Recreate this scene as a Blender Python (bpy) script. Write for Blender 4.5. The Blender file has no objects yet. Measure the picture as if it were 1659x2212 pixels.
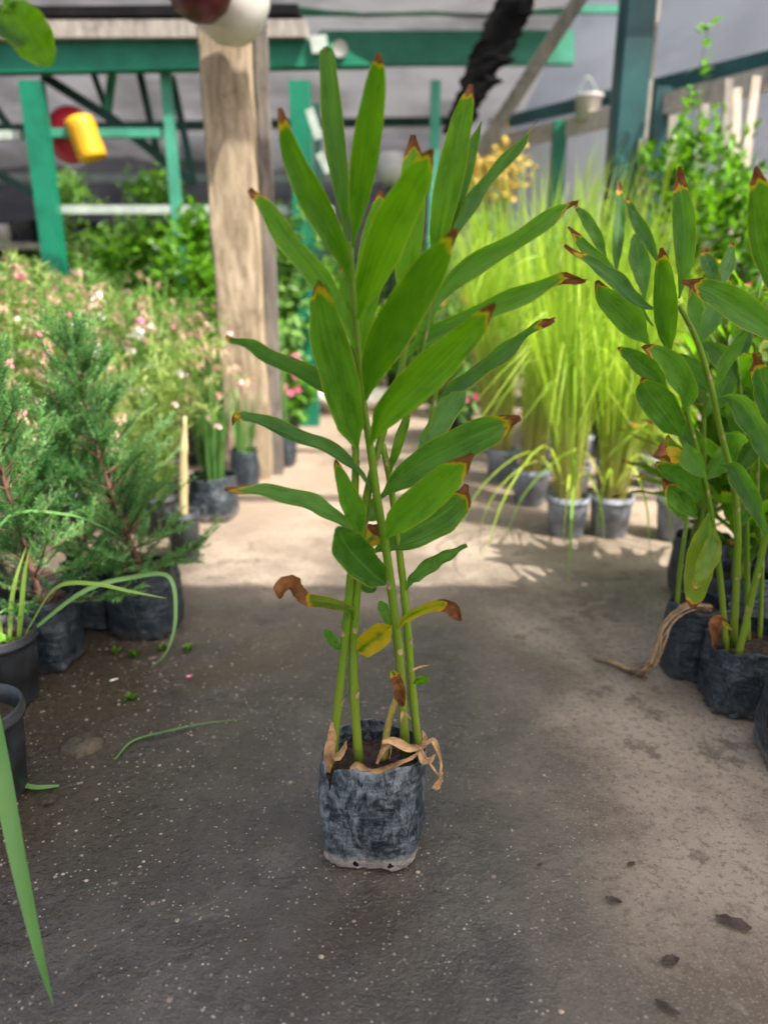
import bpy, math, random
from math import sin, cos, pi, radians, sqrt, atan2
from mathutils import Vector as V, Matrix, noise
random.seed(11)
sc = bpy.context.scene
col = sc.collection

# ------------------------------------------------------------------ camera, sky, sun, exposure
TH = radians(17.9); CH = 1.0; FPX = 1597.0          # FPX: focal length for a 1659x2212 frame
cam_d = bpy.data.cameras.new('camera'); cam = bpy.data.objects.new('camera', cam_d); col.objects.link(cam)
cam.location = (0, 0, CH); cam.rotation_euler = (pi/2 - TH, 0, 0)
cam_d.sensor_fit = 'VERTICAL'; cam_d.sensor_height = 36; cam_d.sensor_width = 27
cam_d.lens = 36*FPX/2212; cam_d.clip_start = .02; cam_d.clip_end = 500
cam_d.dof.use_dof = True; cam_d.dof.focus_distance = 1.32; cam_d.dof.aperture_fstop = 1.7
sc.camera = cam
SUN = V((.45, -.33, .83)).normalized()
w = bpy.data.worlds.new('World'); sc.world = w; w.use_nodes = True
nt = w.node_tree; bg = nt.nodes['Background']; sky = nt.nodes.new('ShaderNodeTexSky')
sky.sky_type = 'NISHITA'; sky.sun_disc = False
sky.sun_elevation = math.asin(SUN.z); sky.sun_rotation = atan2(SUN.x, SUN.y)
sky.air_density = .8; sky.dust_density = 5.0; sky.ozone_density = .2
nt.links.new(sky.outputs[0], bg.inputs[0]); bg.inputs[1].default_value = .15
sd = bpy.data.lights.new('sun', 'SUN'); sun = bpy.data.objects.new('sun', sd); col.objects.link(sun)
sd.energy = 4.2; sd.angle = radians(.6); sd.color = (1, .93, .82)
sun.rotation_euler = SUN.to_track_quat('Z', 'Y').to_euler(); sun.location = (3, -3, 8)
sc.view_settings.view_transform = 'Standard'; sc.view_settings.look = 'None'
sc.view_settings.gamma = 1; sc.view_settings.use_curve_mapping = False
sc.view_settings.exposure = 1.36
sc.render.engine = 'CYCLES'; sc.cycles.use_denoising = True; sc.cycles.use_adaptive_sampling = True; sc.cycles.adaptive_threshold = .02
sc.cycles.max_bounces = 7; sc.cycles.diffuse_bounces = 4; sc.cycles.transmission_bounces = 4
sc.cycles.transparent_max_bounces = 12; sc.cycles.sample_clamp_indirect = 6
sc.cycles.caustics_reflective = False; sc.cycles.caustics_refractive = False

# ------------------------------------------------------------------ helpers
FW = V((0, cos(TH), -sin(TH))); UP = V((0, sin(TH), cos(TH))); CAM = V((0, 0, CH))
def ray(x, y): return FW + V((1, 0, 0))*((x-829.5)/FPX) + UP*((1106-y)/FPX)
def P(x, y, Y):
    r = ray(x, y); return CAM + r*(Y/r.y)
def G(x, y, z=0.0):
    r = ray(x, y); return CAM + r*((z-CH)/r.z)
def mpp(p): return (p-CAM).dot(FW)/FPX              # metres per 1659-frame pixel at p
def U(a, b): return random.uniform(a, b)

class MB:
    def __init__(s): s.v = []; s.f = []; s.a = []; s.b = []
    def add(s, p, a=(0, 0, 0, 1), b=(0, 0, 0, 1)):
        s.v.append(tuple(p)); s.a.append(a); s.b.append(b); return len(s.v)-1
    def grid(s, rows, arows=None, brows=None, closed=False):
        n = len(rows[0]); base = len(s.v)
        for i, r in enumerate(rows):
            for j, p in enumerate(r):
                s.add(p, arows[i][j] if arows else (0, 0, 0, 1), brows[i][j] if brows else (0, 0, 0, 1))
        for i in range(len(rows)-1):
            for j in range(n if closed else n-1):
                k = (j+1) % n
                s.f.append((base+i*n+j, base+i*n+k, base+(i+1)*n+k, base+(i+1)*n+j))
        return base
    def tube(s, pts, rad, n=6, attr=(0, 0, 0, 1), cap=True):
        m = len(pts); rad = rad if isinstance(rad, (list, tuple)) else [rad]*m
        t0 = (pts[1]-pts[0]).normalized()
        nn = t0.cross(V((.3, .9, .2))); nn = nn.normalized() if nn.length > 1e-6 else V((1, 0, 0))
        rows = []; ar = []
        for i in range(m):
            t = (pts[min(i+1, m-1)]-pts[max(i-1, 0)])
            t = t.normalized() if t.length > 1e-9 else t0
            nn = (nn - t*nn.dot(t)).normalized(); bb = t.cross(nn)
            rows.append([pts[i]+(nn*cos(2*pi*k/n)+bb*sin(2*pi*k/n))*rad[i] for k in range(n)])
            ar.append([(attr[0], i/(m-1), k/n, 1) for k in range(n)])
        b = s.grid(rows, ar, None, True)
        if cap:
            s.f.append(tuple(b+k for k in range(n))[::-1]); s.f.append(tuple(b+(m-1)*n+k for k in range(n)))
    def box(s, c, d, R=None, attr=(0, 0, 0, 1)):
        c = V(c); b = len(s.v)
        for z in (-1, 1):
            for y in (-1, 1):
                for x in (-1, 1):
                    o = V((x*d[0]/2, y*d[1]/2, z*d[2]/2)); s.add(c+(R @ o if R else o), attr)
        for q in ((0, 2, 3, 1), (4, 5, 7, 6), (0, 1, 5, 4), (2, 6, 7, 3), (0, 4, 6, 2), (1, 3, 7, 5)):
            s.f.append(tuple(b+i for i in q))
    def bar(s, p, q, wd, ht, up=V((0, 0, 1)), attr=(0, 0, 0, 1)):
        p = V(p); q = V(q); x = (q-p).normalized(); y = up.cross(x).normalized(); z = x.cross(y)
        s.box((p+q)/2, ((q-p).length, wd, ht), Matrix((x, y, z)).transposed(), attr)
    def card(s, p, d, n, L, W, a):
        t = d.cross(n); t = t.normalized() if t.length > 1e-6 else V((1, 0, 0))
        b = len(s.v)
        s.add(p, a); s.add(p+d*L*.42+t*W/2+n*L*.07, a); s.add(p+d*L-n*L*.05, a); s.add(p+d*L*.42-t*W/2+n*L*.07, a)
        s.f.append((b, b+1, b+2)); s.f.append((b, b+2, b+3))
    def blade(s, pts, W, nrm, a, fold=.25):
        m = len(pts); rows = []; ar = []
        for i in range(m):
            t = (pts[min(i+1, m-1)]-pts[max(i-1, 0)]).normalized()
            sd = t.cross(nrm); sd = sd.normalized() if sd.length > 1e-6 else V((1, 0, 0)); n2 = sd.cross(t)
            u = i/(m-1); ww = W*.5*min(1, .55+2*u)*(1-u**3*.97)
            rows.append([pts[i]-sd*ww+n2*ww*fold, pts[i], pts[i]+sd*ww+n2*ww*fold])
            ar.append([(a[0], u, .5, 1)]*3)
        s.grid(rows, ar)
    def lathe(s, c, prof, n=28, attr=(0, 0, 0, 1), wob=0):
        rows = []
        for r, z in prof:
            rows.append([V((c[0]+r*cos(2*pi*k/n)*(1+wob*sin(3*2*pi*k/n+z*9)), c[1]+r*sin(2*pi*k/n), c[2]+z)) for k in range(n)])
        return s.grid(rows, [[attr]*n]*len(rows), None, True)
    def build(s, name, m, parent=None, smooth=True, kind=None):
        me = bpy.data.meshes.new(name); off = V(parent_loc(parent)) if parent else V((0, 0, 0))
        me.from_pydata([(x-off.x, y-off.y, z-off.z) for x, y, z in s.v], [], s.f)
        at = me.attributes.new('ca', 'FLOAT_COLOR', 'POINT'); at.data.foreach_set('color', [c for q in s.a for c in q])
        if any(q != (0, 0, 0, 1) for q in s.b[:40]) or any(q != (0, 0, 0, 1) for q in s.b[-5:]):
            at = me.attributes.new('cb', 'FLOAT_COLOR', 'POINT'); at.data.foreach_set('color', [c for q in s.b for c in q])
        if smooth: me.polygons.foreach_set('use_smooth', [True]*len(me.polygons))
        me.materials.append(m); me.update()
        o = bpy.data.objects.new(name, me); col.objects.link(o)
        if parent: o.parent = parent
        if kind: o['kind'] = kind
        return o
def parent_loc(o):
    p = V((0, 0, 0))
    while o: p = p + o.location; o = o.parent
    return p
def tag(o, label, cat, group=None):
    o['label'] = label; o['category'] = cat
    if group: o['group'] = group
    return o
def thing(name, label, cat, loc, group=None):
    o = bpy.data.objects.new(name, None); col.objects.link(o); o.location = loc; o.empty_display_size = .1
    return tag(o, label, cat, group)
def spline(pts, n):
    pts = [V(p) for p in pts]; m = len(pts); out = []
    for i in range(n):
        u = i/(n-1)*(m-1); k = min(int(u), m-2); t = u-k
        p1, p2 = pts[k], pts[k+1]
        p0 = pts[k-1] if k else p1*2-p2
        p3 = pts[k+2] if k+2 < m else p2*2-p1
        out.append(.5*((2*p1)+(p2-p0)*t+(2*p0-5*p1+4*p2-p3)*t*t+(3*p1-p0-3*p2+p3)*t**3))
    return out
def interp(tab, u):
    for (a, x), (b, y) in zip(tab, tab[1:]):
        if u <= b:
            t = (u-a)/(b-a); t = t*t*(3-2*t)*.5+t*.5
            return x+(y-x)*t
    return tab[-1][1]

# ------------------------------------------------------------------ materials
class N:
    def __init__(s, name):
        s.m = bpy.data.materials.new(name); s.m.use_nodes = True; s.t = s.m.node_tree
        s.bs = s.t.nodes['Principled BSDF']; s.out = s.t.nodes['Material Output']
    def n(s, typ, **k):
        q = s.t.nodes.new('ShaderNode'+typ)
        for a, b in k.items(): setattr(q, a, b)
        return q
    def put(s, sock, val):
        if hasattr(val, 'is_output') or hasattr(val, 'links'): s.t.links.new(val, sock)
        else: sock.default_value = val
    def math(s, op, a, b=0.0, c=None, clamp=False):
        q = s.n('Math', operation=op, use_clamp=clamp); s.put(q.inputs[0], a); s.put(q.inputs[1], b)
        if c is not None: s.put(q.inputs[2], c)
        return q.outputs[0]
    def ramp(s, v, lo, hi):
        q = s.n('MapRange', interpolation_type='SMOOTHSTEP'); s.put(q.inputs[0], v)
        s.put(q.inputs[1], lo); s.put(q.inputs[2], hi); return q.outputs[0]
    def mix(s, f, a, b, blend='MIX'):
        q = s.n('Mix', data_type='RGBA', blend_type=blend); s.put(q.inputs[0], f)
        for so, v in ((q.inputs[6], a), (q.inputs[7], b)):
            s.put(so, v if not isinstance(v, tuple) else (*v[:3], 1))
        return q.outputs[2]
    def noise(s, vec, scale, detail=4, rough=.55, dist=0):
        q = s.n('TexNoise'); s.put(q.inputs['Vector'], vec); q.inputs['Scale'].default_value = scale
        q.inputs['Detail'].default_value = detail; q.inputs['Roughness'].default_value = rough
        q.inputs['Distortion'].default_value = dist; return q.outputs[0]
    def pos(s): return s.n('NewGeometry').outputs['Position']
    def obj(s): return s.n('TexCoord').outputs['Object']
    def attr(s, name):
        q = s.n('Attribute', attribute_name=name); r = s.n('SeparateColor'); s.t.links.new(q.outputs['Color'], r.inputs[0])
        return r.outputs[0], r.outputs[1], r.outputs[2]
    def scale(s, vec, sc_):
        q = s.n('VectorMath', operation='MULTIPLY'); s.put(q.inputs[0], vec); q.inputs[1].default_value = sc_; return q.outputs[0]
    def bump(s, h, st, dist=.01):
        q = s.n('Bump'); q.inputs['Strength'].default_value = st; q.inputs['Distance'].default_value = dist
        s.put(q.inputs['Height'], h); s.t.links.new(q.outputs[0], s.bs.inputs['Normal']); return q.outputs[0]
    def set(s, c=None, r=None, spec=None):
        if c is not None: s.put(s.bs.inputs['Base Color'], (*c, 1) if isinstance(c, tuple) else c)
        if r is not None: s.put(s.bs.inputs['Roughness'], r)
        if spec is not None: s.bs.inputs['Specular IOR Level'].default_value = spec
    def translucent(s, c, fac, nrm=None):
        tr = s.n('BsdfTranslucent'); s.put(tr.inputs[0], (*c, 1) if isinstance(c, tuple) else c)
        mx = s.n('MixShader'); s.put(mx.inputs[0], fac)
        s.t.links.new(s.bs.outputs[0], mx.inputs[1]); s.t.links.new(tr.outputs[0], mx.inputs[2])
        s.t.links.new(mx.outputs[0], s.out.inputs[0])

def leaf_material():
    k = N('broad_leaf'); al, ac, rn = k.attr('ca'); tip, yel, hue = k.attr('cb')
    cx = k.n('CombineXYZ'); k.put(cx.inputs[0], k.math('MULTIPLY', ac, 34.0)); k.put(cx.inputs[1], k.math('MULTIPLY', al, 2.2)); k.put(cx.inputs[2], k.math('MULTIPLY', rn, 40.0))
    streak = k.noise(cx.outputs[0], 1.0, 3)
    cy = k.n('CombineXYZ'); k.put(cy.inputs[0], k.math('MULTIPLY', ac, 2.4)); k.put(cy.inputs[1], k.math('MULTIPLY', al, 6.0)); k.put(cy.inputs[2], k.math('MULTIPLY', rn, 70.0))
    blot = k.noise(cy.outputs[0], 1.0, 5)
    g0 = k.mix(hue, (.022, .105, .002), (.012, .062, .020)); g1 = k.mix(hue, (.150, .385, .003), (.085, .225, .062))
    g = k.mix(k.ramp(k.math('ADD', k.math('ADD', k.math('MULTIPLY', streak, .45), k.math('MULTIPLY', blot, .35)), k.math('MULTIPLY', rn, .22)), .36, .66), g0, g1)
    side = k.math('ABSOLUTE', k.math('SUBTRACT', ac, .5))
    g = k.mix(k.math('MULTIPLY', k.ramp(side, .018, .006), .55), g, k.mix(k.ramp(hue, .3, .6), (.030, .110, .003), (.22, .36, .11)))
    # yellowing leaves keep green along the rib
    yl = k.math('MULTIPLY', k.ramp(k.math('ADD', k.math('ADD', side, k.math('MULTIPLY', blot, .5)), k.math('MULTIPLY', al, .22)), .30, .55), yel)
    g = k.mix(yl, g, (.58, .36, .012))
    edge_y = k.math('MULTIPLY', k.ramp(side, .462, .492), .75)
    g = k.mix(edge_y, g, (.48, .42, .02))
    d = k.math('ADD', k.math('SUBTRACT', al, tip), k.math('MULTIPLY', k.math('SUBTRACT', blot, .5), .20))
    d = k.math('ADD', d, k.math('MULTIPLY', k.math('MULTIPLY', side, side), k.math('MULTIPLY', rn, .42)))
    g = k.mix(k.ramp(d, -.052, -.018), g, (.62, .36, .010))
    br = k.mix(k.ramp(blot, .3, .75), (.085, .028, .009), (.30, .125, .045))
    g = k.mix(k.ramp(d, -.006, .012), g, br)
    br2 = k.ramp(d, -.006, .012)
    spots = k.ramp(k.noise(cy.outputs[0], 9.0, 2), .73, .77)
    g = k.mix(k.math('MULTIPLY', spots, .5), g, (.20, .15, .05))
    k.set(g, k.math('ADD', k.math('MULTIPLY', blot, .18), k.math('ADD', .20, k.math('MULTIPLY', br2, .45))), .34)
    k.bump(k.math('ADD', k.math('MULTIPLY', streak, .6), k.math('MULTIPLY', k.math('MULTIPLY', br2, blot), 2.5)), .55, .005)
    tc = k.mix(.5, g, k.mix(br2, (.25, .62, .002), (.40, .14, .02)), 'MIX')
    k.translucent(tc, k.mix(br2, (.52,)*3, (.25,)*3)); return k.m
def foliage_material(name, c0, c1, tc, fac=.35, rough=.5, tipc=None):
    k = N(name); rn, al, _ = k.attr('ca')
    nz = k.noise(k.pos(), 9, 3)
    c = k.mix(k.ramp(k.math('ADD', k.math('MULTIPLY', rn, .7), k.math('MULTIPLY', nz, .4)), .2, .85), c0, c1)
    if tipc: c = k.mix(k.ramp(al, tipc[0], tipc[1]), c, tipc[2])
    k.set(c, rough, .35); k.translucent(k.mix(.55, c, tc), fac); return k.m
def simple(name, c, r=.5, var=.25, scale=12, bump=0, spec=.4, metal=0):
    k = N(name); nz = k.noise(k.obj(), scale, 6, .62)
    lo = tuple(x*(1-var) for x in c); hi = tuple(min(1, x*(1+var)) for x in c)
    k.set(k.mix(k.ramp(nz, .3, .7), lo, hi), r, spec); k.bs.inputs['Metallic'].default_value = metal
    if bump: k.bump(nz, bump, .01)
    return k.m
def bag_material(name, dust, seed):
    k = N(name); p = k.obj(); ge = k.n('SeparateXYZ'); k.put(ge.inputs[0], p)
    sq = k.scale(p, (1, 1, .55)); off = k.n('VectorMath', operation='ADD'); k.put(off.inputs[0], sq); off.inputs[1].default_value = (seed, seed*.7, 0)
    a = k.noise(off.outputs[0], 21, 6, .74, .9); b = k.noise(off.outputs[0], 95, 4, .75, .6); c = k.noise(k.scale(off.outputs[0], (1, 1, 7)), 24, 4)
    f = k.math('ADD', k.math('ADD', k.math('MULTIPLY', a, .55), k.math('MULTIPLY', b, .33)), k.math('MULTIPLY', c, .12))
    f = k.ramp(f, .58-.14*dust, .74-.11*dust)
    low = k.math('MULTIPLY', k.ramp(k.math('ADD', ge.outputs[2], k.math('MULTIPLY', a, .05)), .072, .042), k.ramp(k.math('ADD', a, k.math('MULTIPLY', c, .4)), .48, .66))
    base = k.mix(k.ramp(b, .35, .7), (.009, .014, .020), (.036, .052, .070))
    cc = k.mix(k.math('MULTIPLY', f, .25+.5*dust), base, (.270, .315, .360))
    cc = k.mix(k.math('MULTIPLY', low, k.math('MULTIPLY', k.ramp(b, .2, .55), .95*dust*dust)), cc, (.47, .43, .385))
    k.set(cc, k.math('ADD', .36, k.math('MULTIPLY', f, .3)), .45)
    k.bump(k.math('ADD', k.math('MULTIPLY', c, .8), k.math('MULTIPLY', a, 1.0)), .8, .008); return k.m
def ground_material():
    k = N('concrete_floor'); p = k.pos(); xyz = k.n('SeparateXYZ'); k.put(xyz.inputs[0], p); X, Y = xyz.outputs[0], xyz.outputs[1]
    n1 = k.noise(p, 2.2, 5, .6, .3); n2 = k.noise(p, 9, 4, .68); n3 = k.noise(p, 62, 3, .75); n4 = k.noise(p, 210, 2, .7)
    edge = k.math('ADD', X, k.math('MULTIPLY', k.math('SUBTRACT', n2, .5), .22)); edge = k.math('ADD', edge, k.math('MULTIPLY', k.math('SUBTRACT', n1, .5), .35))
    wet = k.math('MULTIPLY', k.ramp(edge, .50, .10), k.ramp(k.math('ADD', Y, k.math('MULTIPLY', n1, .9)), 2.95, 2.2))
    dry = k.mix(k.ramp(n1, .36, .66), (.105, .083, .065), (.265, .220, .178))
    dry = k.mix(k.math('MULTIPLY', k.ramp(n2, .54, .66), .8), dry, (.088, .070, .057)); dry = k.mix(k.math('MULTIPLY', k.ramp(n2, .45, .30), .45), dry, (.30, .265, .225))
    dry = k.mix(k.math('MULTIPLY', k.ramp(n3, .50, .64), .6), dry, (.085, .066, .050)); dry = k.mix(k.math('MULTIPLY', k.ramp(n4, .55, .68), .45), dry, (.36, .30, .24))
    wc = k.mix(k.ramp(n2, .35, .65), (.044, .038, .033), (.088, .076, .065)); wc = k.mix(k.math('MULTIPLY', k.ramp(n1, .5, .62), .6), wc, (.062, .042, .031))
    wc = k.mix(k.math('MULTIPLY', k.ramp(n3, .5, .68), .45), wc, (.030, .026, .023)); wc = k.mix(k.math('MULTIPLY', k.ramp(n4, .56, .70), .35), wc, (.12, .105, .09))
    c = k.mix(wet, dry, wc)
    mud = k.math('MULTIPLY', k.ramp(k.math('ADD', X, k.math('ADD', k.math('MULTIPLY', n2, .35), k.math('MULTIPLY', Y, .10))), -.16, -.42), .75)
    c = k.mix(mud, c, k.mix(k.ramp(n3, .4, .6), (.062, .042, .030), (.026, .019, .015)))
    far = k.ramp(Y, 2.3, 3.4); c = k.mix(k.math('MULTIPLY', far, .6), c, k.mix(n2, (.25, .185, .135), (.34, .27, .21)))  # far floor: drier, plus a sunlit beige put into the colour
    for sc_, th, pr, cl in ((120, .30, .86, (.42, .38, .32)), (62, .22, .90, (.38, .33, .27)), (26, .15, .90, (.34, .27, .21))):
        vo = k.n('TexVoronoi'); k.put(vo.inputs['Vector'], p); vo.inputs['Scale'].default_value = sc_
        cs = k.n('SeparateColor'); k.put(cs.inputs[0], vo.outputs['Color'])
        m = k.math('MULTIPLY', k.ramp(vo.outputs['Distance'], th, th*.6), k.math('GREATER_THAN', cs.outputs[0], pr))
        m = k.math('MULTIPLY', m, k.math('MULTIPLY', k.ramp(n2, .30, .52), k.math('ADD', .15, k.math('MULTIPLY', wet, .85))))
        c = k.mix(m, c, k.mix(cs.outputs[1], cl, tuple(x*.6 for x in cl)))
    # hairline cracks and open pores
    vo = k.n('TexVoronoi', feature='DISTANCE_TO_EDGE'); k.put(vo.inputs['Vector'], k.n('VectorMath', operation='ADD').outputs[0])
    va = vo.inputs['Vector'].links[0].from_node; k.put(va.inputs[0], p); q = k.n('TexNoise'); k.put(q.inputs['Vector'], p); q.inputs['Scale'].default_value = 6; q.inputs['Detail'].default_value = 3
    vs = k.n('VectorMath', operation='SCALE'); k.put(vs.inputs[0], q.outputs['Color']); vs.inputs['Scale'].default_value = .5; k.put(va.inputs[1], vs.outputs[0])
    vo.inputs['Scale'].default_value = .9; crack = k.math('MULTIPLY', k.ramp(vo.outputs['Distance'], .004, .001), k.ramp(n1, .58, .7))
    c = k.mix(k.math('MULTIPLY', crack, .6), c, (.03, .025, .02))
    # polished puddle film where the water still stands
    pud = k.math('MULTIPLY', k.ramp(k.math('ADD', n1, k.math('MULTIPLY', n2, .35)), .60, .72), wet)
    dv = k.n('VectorMath', operation='DISTANCE'); k.put(dv.inputs[0], p); g_ = G(330, 1830); dv.inputs[1].default_value = (g_.x, g_.y, 0)
    pud2 = k.math('MULTIPLY', k.ramp(k.math('ADD', dv.outputs['Value'], k.math('MULTIPLY', k.math('SUBTRACT', n2, .5), .5)), .30, .12), .9)
    dv = k.n('VectorMath', operation='DISTANCE'); k.put(dv.inputs[0], p); g_ = G(600, 1480); dv.inputs[1].default_value = (g_.x, g_.y, 0)
    pud3 = k.math('MULTIPLY', k.ramp(k.math('ADD', dv.outputs['Value'], k.math('MULTIPLY', k.math('SUBTRACT', n2, .5), .5)), .17, .05), .8)
    pud = k.math('MAXIMUM', pud, k.math('MAXIMUM', pud2, pud3))
    c = k.mix(k.math('MULTIPLY', pud, .5), c, (.042, .035, .024))
    r = k.math('SUBTRACT', k.math('SUBTRACT', .84, k.math('MULTIPLY', wet, .52)), k.math('MULTIPLY', pud, .20))
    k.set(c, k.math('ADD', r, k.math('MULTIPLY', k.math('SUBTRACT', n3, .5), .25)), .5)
    k.put(k.bs.inputs['Specular IOR Level'], k.math('ADD', .4, k.math('MULTIPLY', wet, .25)))
    h = k.math('ADD', k.math('MULTIPLY', n3, .9), k.math('ADD', k.math('MULTIPLY', n4, .35), k.math('MULTIPLY', n2, 1.5)))
    h = k.math('SUBTRACT', h, k.math('MULTIPLY', crack, 1.5))
    k.bump(k.math('MULTIPLY', h, k.math('ADD', .55, k.math('SUBTRACT', k.math('MULTIPLY', wet, .8), k.math('MULTIPLY', pud, .35)))), 0.6, .006); return k.m
def wood_material(name, c0, c1, gr=1):
    k = N(name); p = k.obj(); a = k.noise(k.scale(p, (14, 14, 2.0)), 2.2, 5, .7, .8); b = k.noise(p, 7, 5, .7)
    c = k.mix(k.ramp(a, .3, .7), c0, c1); c = k.mix(k.math('MULTIPLY', k.ramp(b, .50, .72), .55), c, tuple(x*.35 for x in c0))
    k.set(c, .85, .2); k.bump(a, .5, .01); return k.m
def net_material(name, c, tr, va=.18):
    k = N(name); p = k.pos(); nz = k.noise(k.scale(p, (1, 1, 2.5)), 1.1, 3, .6)
    cc = k.mix(k.ramp(nz, .35, .65), tuple(x*(1-va) for x in c), tuple(min(1, x*(1+va)) for x in c))
    k.set(cc, .8, .2); k.translucent(cc, tr); return k.m

M = {}
M['leaf'] = leaf_material()
M['stem'] = foliage_material('green_stem', (.085, .185, .010), (.17, .29, .020), (.3, .45, .02), .12, .38, (.35, -.05, (.20, .27, .035)))
M['stem_y'] = simple('yellowed_stem', (.34, .27, .07), .5, .35, 30, .2)
M['dry'] = simple('dried_leaf', (.46, .29, .15), .75, .45, 38, .5)
M['scale'] = simple('papery_scale', (.36, .29, .14), .7, .4, 60, .3)
M['drydark'] = simple('dark_dried_leaf', (.050, .034, .030), .8, .5, 40, .5)
M['bag_main'] = bag_material('dusty_grow_bag', 1.0, 3.1)
M['bag_dark'] = bag_material('black_grow_bag', .30, 8.7)
M['bag_mid'] = bag_material('dull_grow_bag', .62, 14.2)
M['pot'] = simple('black_plastic_pot', (.030, .034, .040), .42, .45, 20, .15)
M['potgrey'] = simple('faded_grey_pot', (.21, .23, .28), .6, .4, 14, .15)
M['potwhite'] = simple('white_plastic', (.56, .55, .53), .45, .08, 8)
M['soil'] = simple('potting_soil', (.040, .026, .019), .95, .7, 90, 1.0)
M['ground'] = ground_material()
M['green'] = simple('green_paint', (.004, .150, .085), .45, .22, 5, .06)
M['greenpale'] = simple('faded_green_paint', (.045, .25, .165), .55, .2, 5, .05)
M['greendark'] = simple('dark_green_paint', (.008, .050, .038), .55, .3, 6)
M['teal'] = simple('teal_paint', (.010, .062, .066), .42, .4, 3, .08)
M['wood'] = wood_material('weathered_timber', (.17, .13, .085), (.42, .34, .25))
M['woodgrey'] = wood_material('grey_timber', (.20, .18, .165), (.37, .34, .31))
M['wooddark'] = wood_material('dark_timber', (.09, .08, .075), (.20, .18, .165))
M['woodpale'] = wood_material('pale_timber', (.45, .38, .31), (.66, .58, .50))
M['black'] = simple('black_sheet', (.008, .008, .009), .95, .4, 10, 0, .1)
M['netgrey'] = net_material('grey_shade_net', (.125, .127, .138), .35, .3)
M['netroof'] = net_material('grey_roof_net', (.20, .203, .22), .34, .3)
M['netpale'] = net_material('pale_shade_net', (.36, .39, .42), .45, .08)
M['sheet'] = net_material('roof_diffuser_sheet', (.56, .54, .49), .85)
M['rail'] = simple('pale_rail', (.36, .42, .38), .5, .2, 9)
M['conifer'] = foliage_material('conifer_needles', (.040, .150, .045), (.22, .42, .14), (.20, .48, .10), .38)
M['trunk'] = simple('bark', (.12, .065, .045), .85, .4, 30, .4)
M['bush'] = foliage_material('glossy_bush_leaves', (.014, .075, .005), (.13, .33, .020), (.22, .52, .01), .40, .32)
M['bushpale'] = foliage_material('pale_bush_leaves', (.055, .17, .025), (.24, .44, .11), (.3, .58, .08), .42)
M['grass'] = foliage_material('tall_grass', (.15, .32, .018), (.42, .58, .065), (.6, .85, .05), .48, .5, (.50, -.05, (.56, .46, .20)))
M['grassgreen'] = foliage_material('green_grass', (.05, .16, .04), (.17, .33, .09), (.25, .5, .1), .4)
M['feather'] = foliage_material('feathery_stems', (.14, .27, .045), (.42, .52, .18), (.45, .65, .12), .45)
M['straw'] = foliage_material('straw_plumes', (.46, .33, .22), (.74, .57, .45), (.5, .4, .25), .3)
M['strap'] = foliage_material('strap_leaf', (.20, .34, .06), (.30, .42, .10), (.35, .5, .08), .3, .4)
M['strapblue'] = foliage_material('bluish_strap_leaf', (.095, .23, .060), (.17, .34, .105), (.2, .45, .10), .25, .4)
M['pink'] = simple('pink_petals', (.80, .22, .38), .6, .25, 60)
M['palepink'] = simple('pale_pink_petals', (.85, .55, .55), .6, .15, 60)
M['white'] = simple('white_petals', (.82, .82, .78), .6, .1, 60)
M['yellow'] = simple('yellow_plastic', (.62, .33, .010), .5, .15, 5)
M['red'] = simple('red_plastic', (.42, .018, .035), .35, .2, 5)
M['maroon'] = simple('maroon_glaze', (.075, .006, .020), .3, .3, 6)
M['cream'] = simple('cream_cane', (.46, .38, .20), .6, .2, 20, .2)
M['stone'] = simple('white_stone', (.66, .63, .58), .85, .15, 14, .6)
M['pebble'] = simple('pebbles', (.25, .21, .17), .8, .7, 40, .3)
M['stonebrown'] = simple('brown_stone', (.060, .046, .030), .6, .6, 40, .8)
M['orange'] = simple('orange_petals', (.72, .26, .12), .6, .2, 30)
M['yellowfl'] = simple('yellow_petals', (.46, .33, .05), .6, .25, 30)
M['twig'] = simple('dry_root', (.30, .20, .12), .85, .4, 40, .4)
M['rough'] = simple('pale_rubble', (.42, .36, .32), .9, .25, 10, .6)
M['tape'] = simple('green_tie', (.02, .42, .10), .5, .1, 9)

# ------------------------------------------------------------------ setting: ground, nets, roof
mb = MB(); S = 60
xs = [-S, -6, -2, 2, 6, S]; ys = [-S, -4, 0, 4, 12, S]
mb.grid([[V((x, y, 0)) for x in xs] for y in ys]); mb.f = [f[::-1] for f in mb.f]
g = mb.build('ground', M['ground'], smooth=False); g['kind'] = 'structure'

def net(name, a, b, z0, z1, m, label, lean=V((0, 0, 0)), sag=.10, nx=36, nz=14):
    r = thing(name, label, 'shade net', (V(a)+V(b))/2); mb = MB(); a = V(a); b = V(b)
    nrm = (b-a).cross(V((0, 0, 1))).normalized(); rows = []
    for j in range(nz+1):
        t = j/nz; row = []
        for i in range(nx+1):
            u = i/nx; p = a.lerp(b, u)+V((0, 0, z0+(z1-z0)*t))+lean*t
            p += nrm*(sag*(noise.noise(V((u*7, t*3, z0)))+.6*noise.noise(V((u*23, t*2, 5)))))
            row.append(p)
        rows.append(row)
    mb.grid(rows); mb.build('net_sheet', m, r); return r
net('back_shade_net', (-9, 8.9, 0), (2.2, 8.9, 0), .0, 4.6, M['netgrey'], 'grey shade net hung behind the green steel frame')
net('side_shade_net', (.9, 8.7, 0), (4.9, 2.0, 0), .0, 4.4, M['netpale'], 'pale shade net along the side behind the trellis', V((.9, .4, 0)))
r = thing('net_roof', 'grey shade net roof sloping down to the back net', 'shade net', (-3, 7.2, 2.8)); mb = MB(); rows = []
for j in range(15):
    t = j/14; rows.append([V((-9+10.4*i/40, 5.5+3.3*t, 3.06-.62*t+.07*noise.noise(V((i*.35, t*3, 2)))-.05*abs(sin(pi*i/8)))) for i in range(41)])
mb.grid(rows); mb.build('net_sheet', M['netroof'], r)
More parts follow.
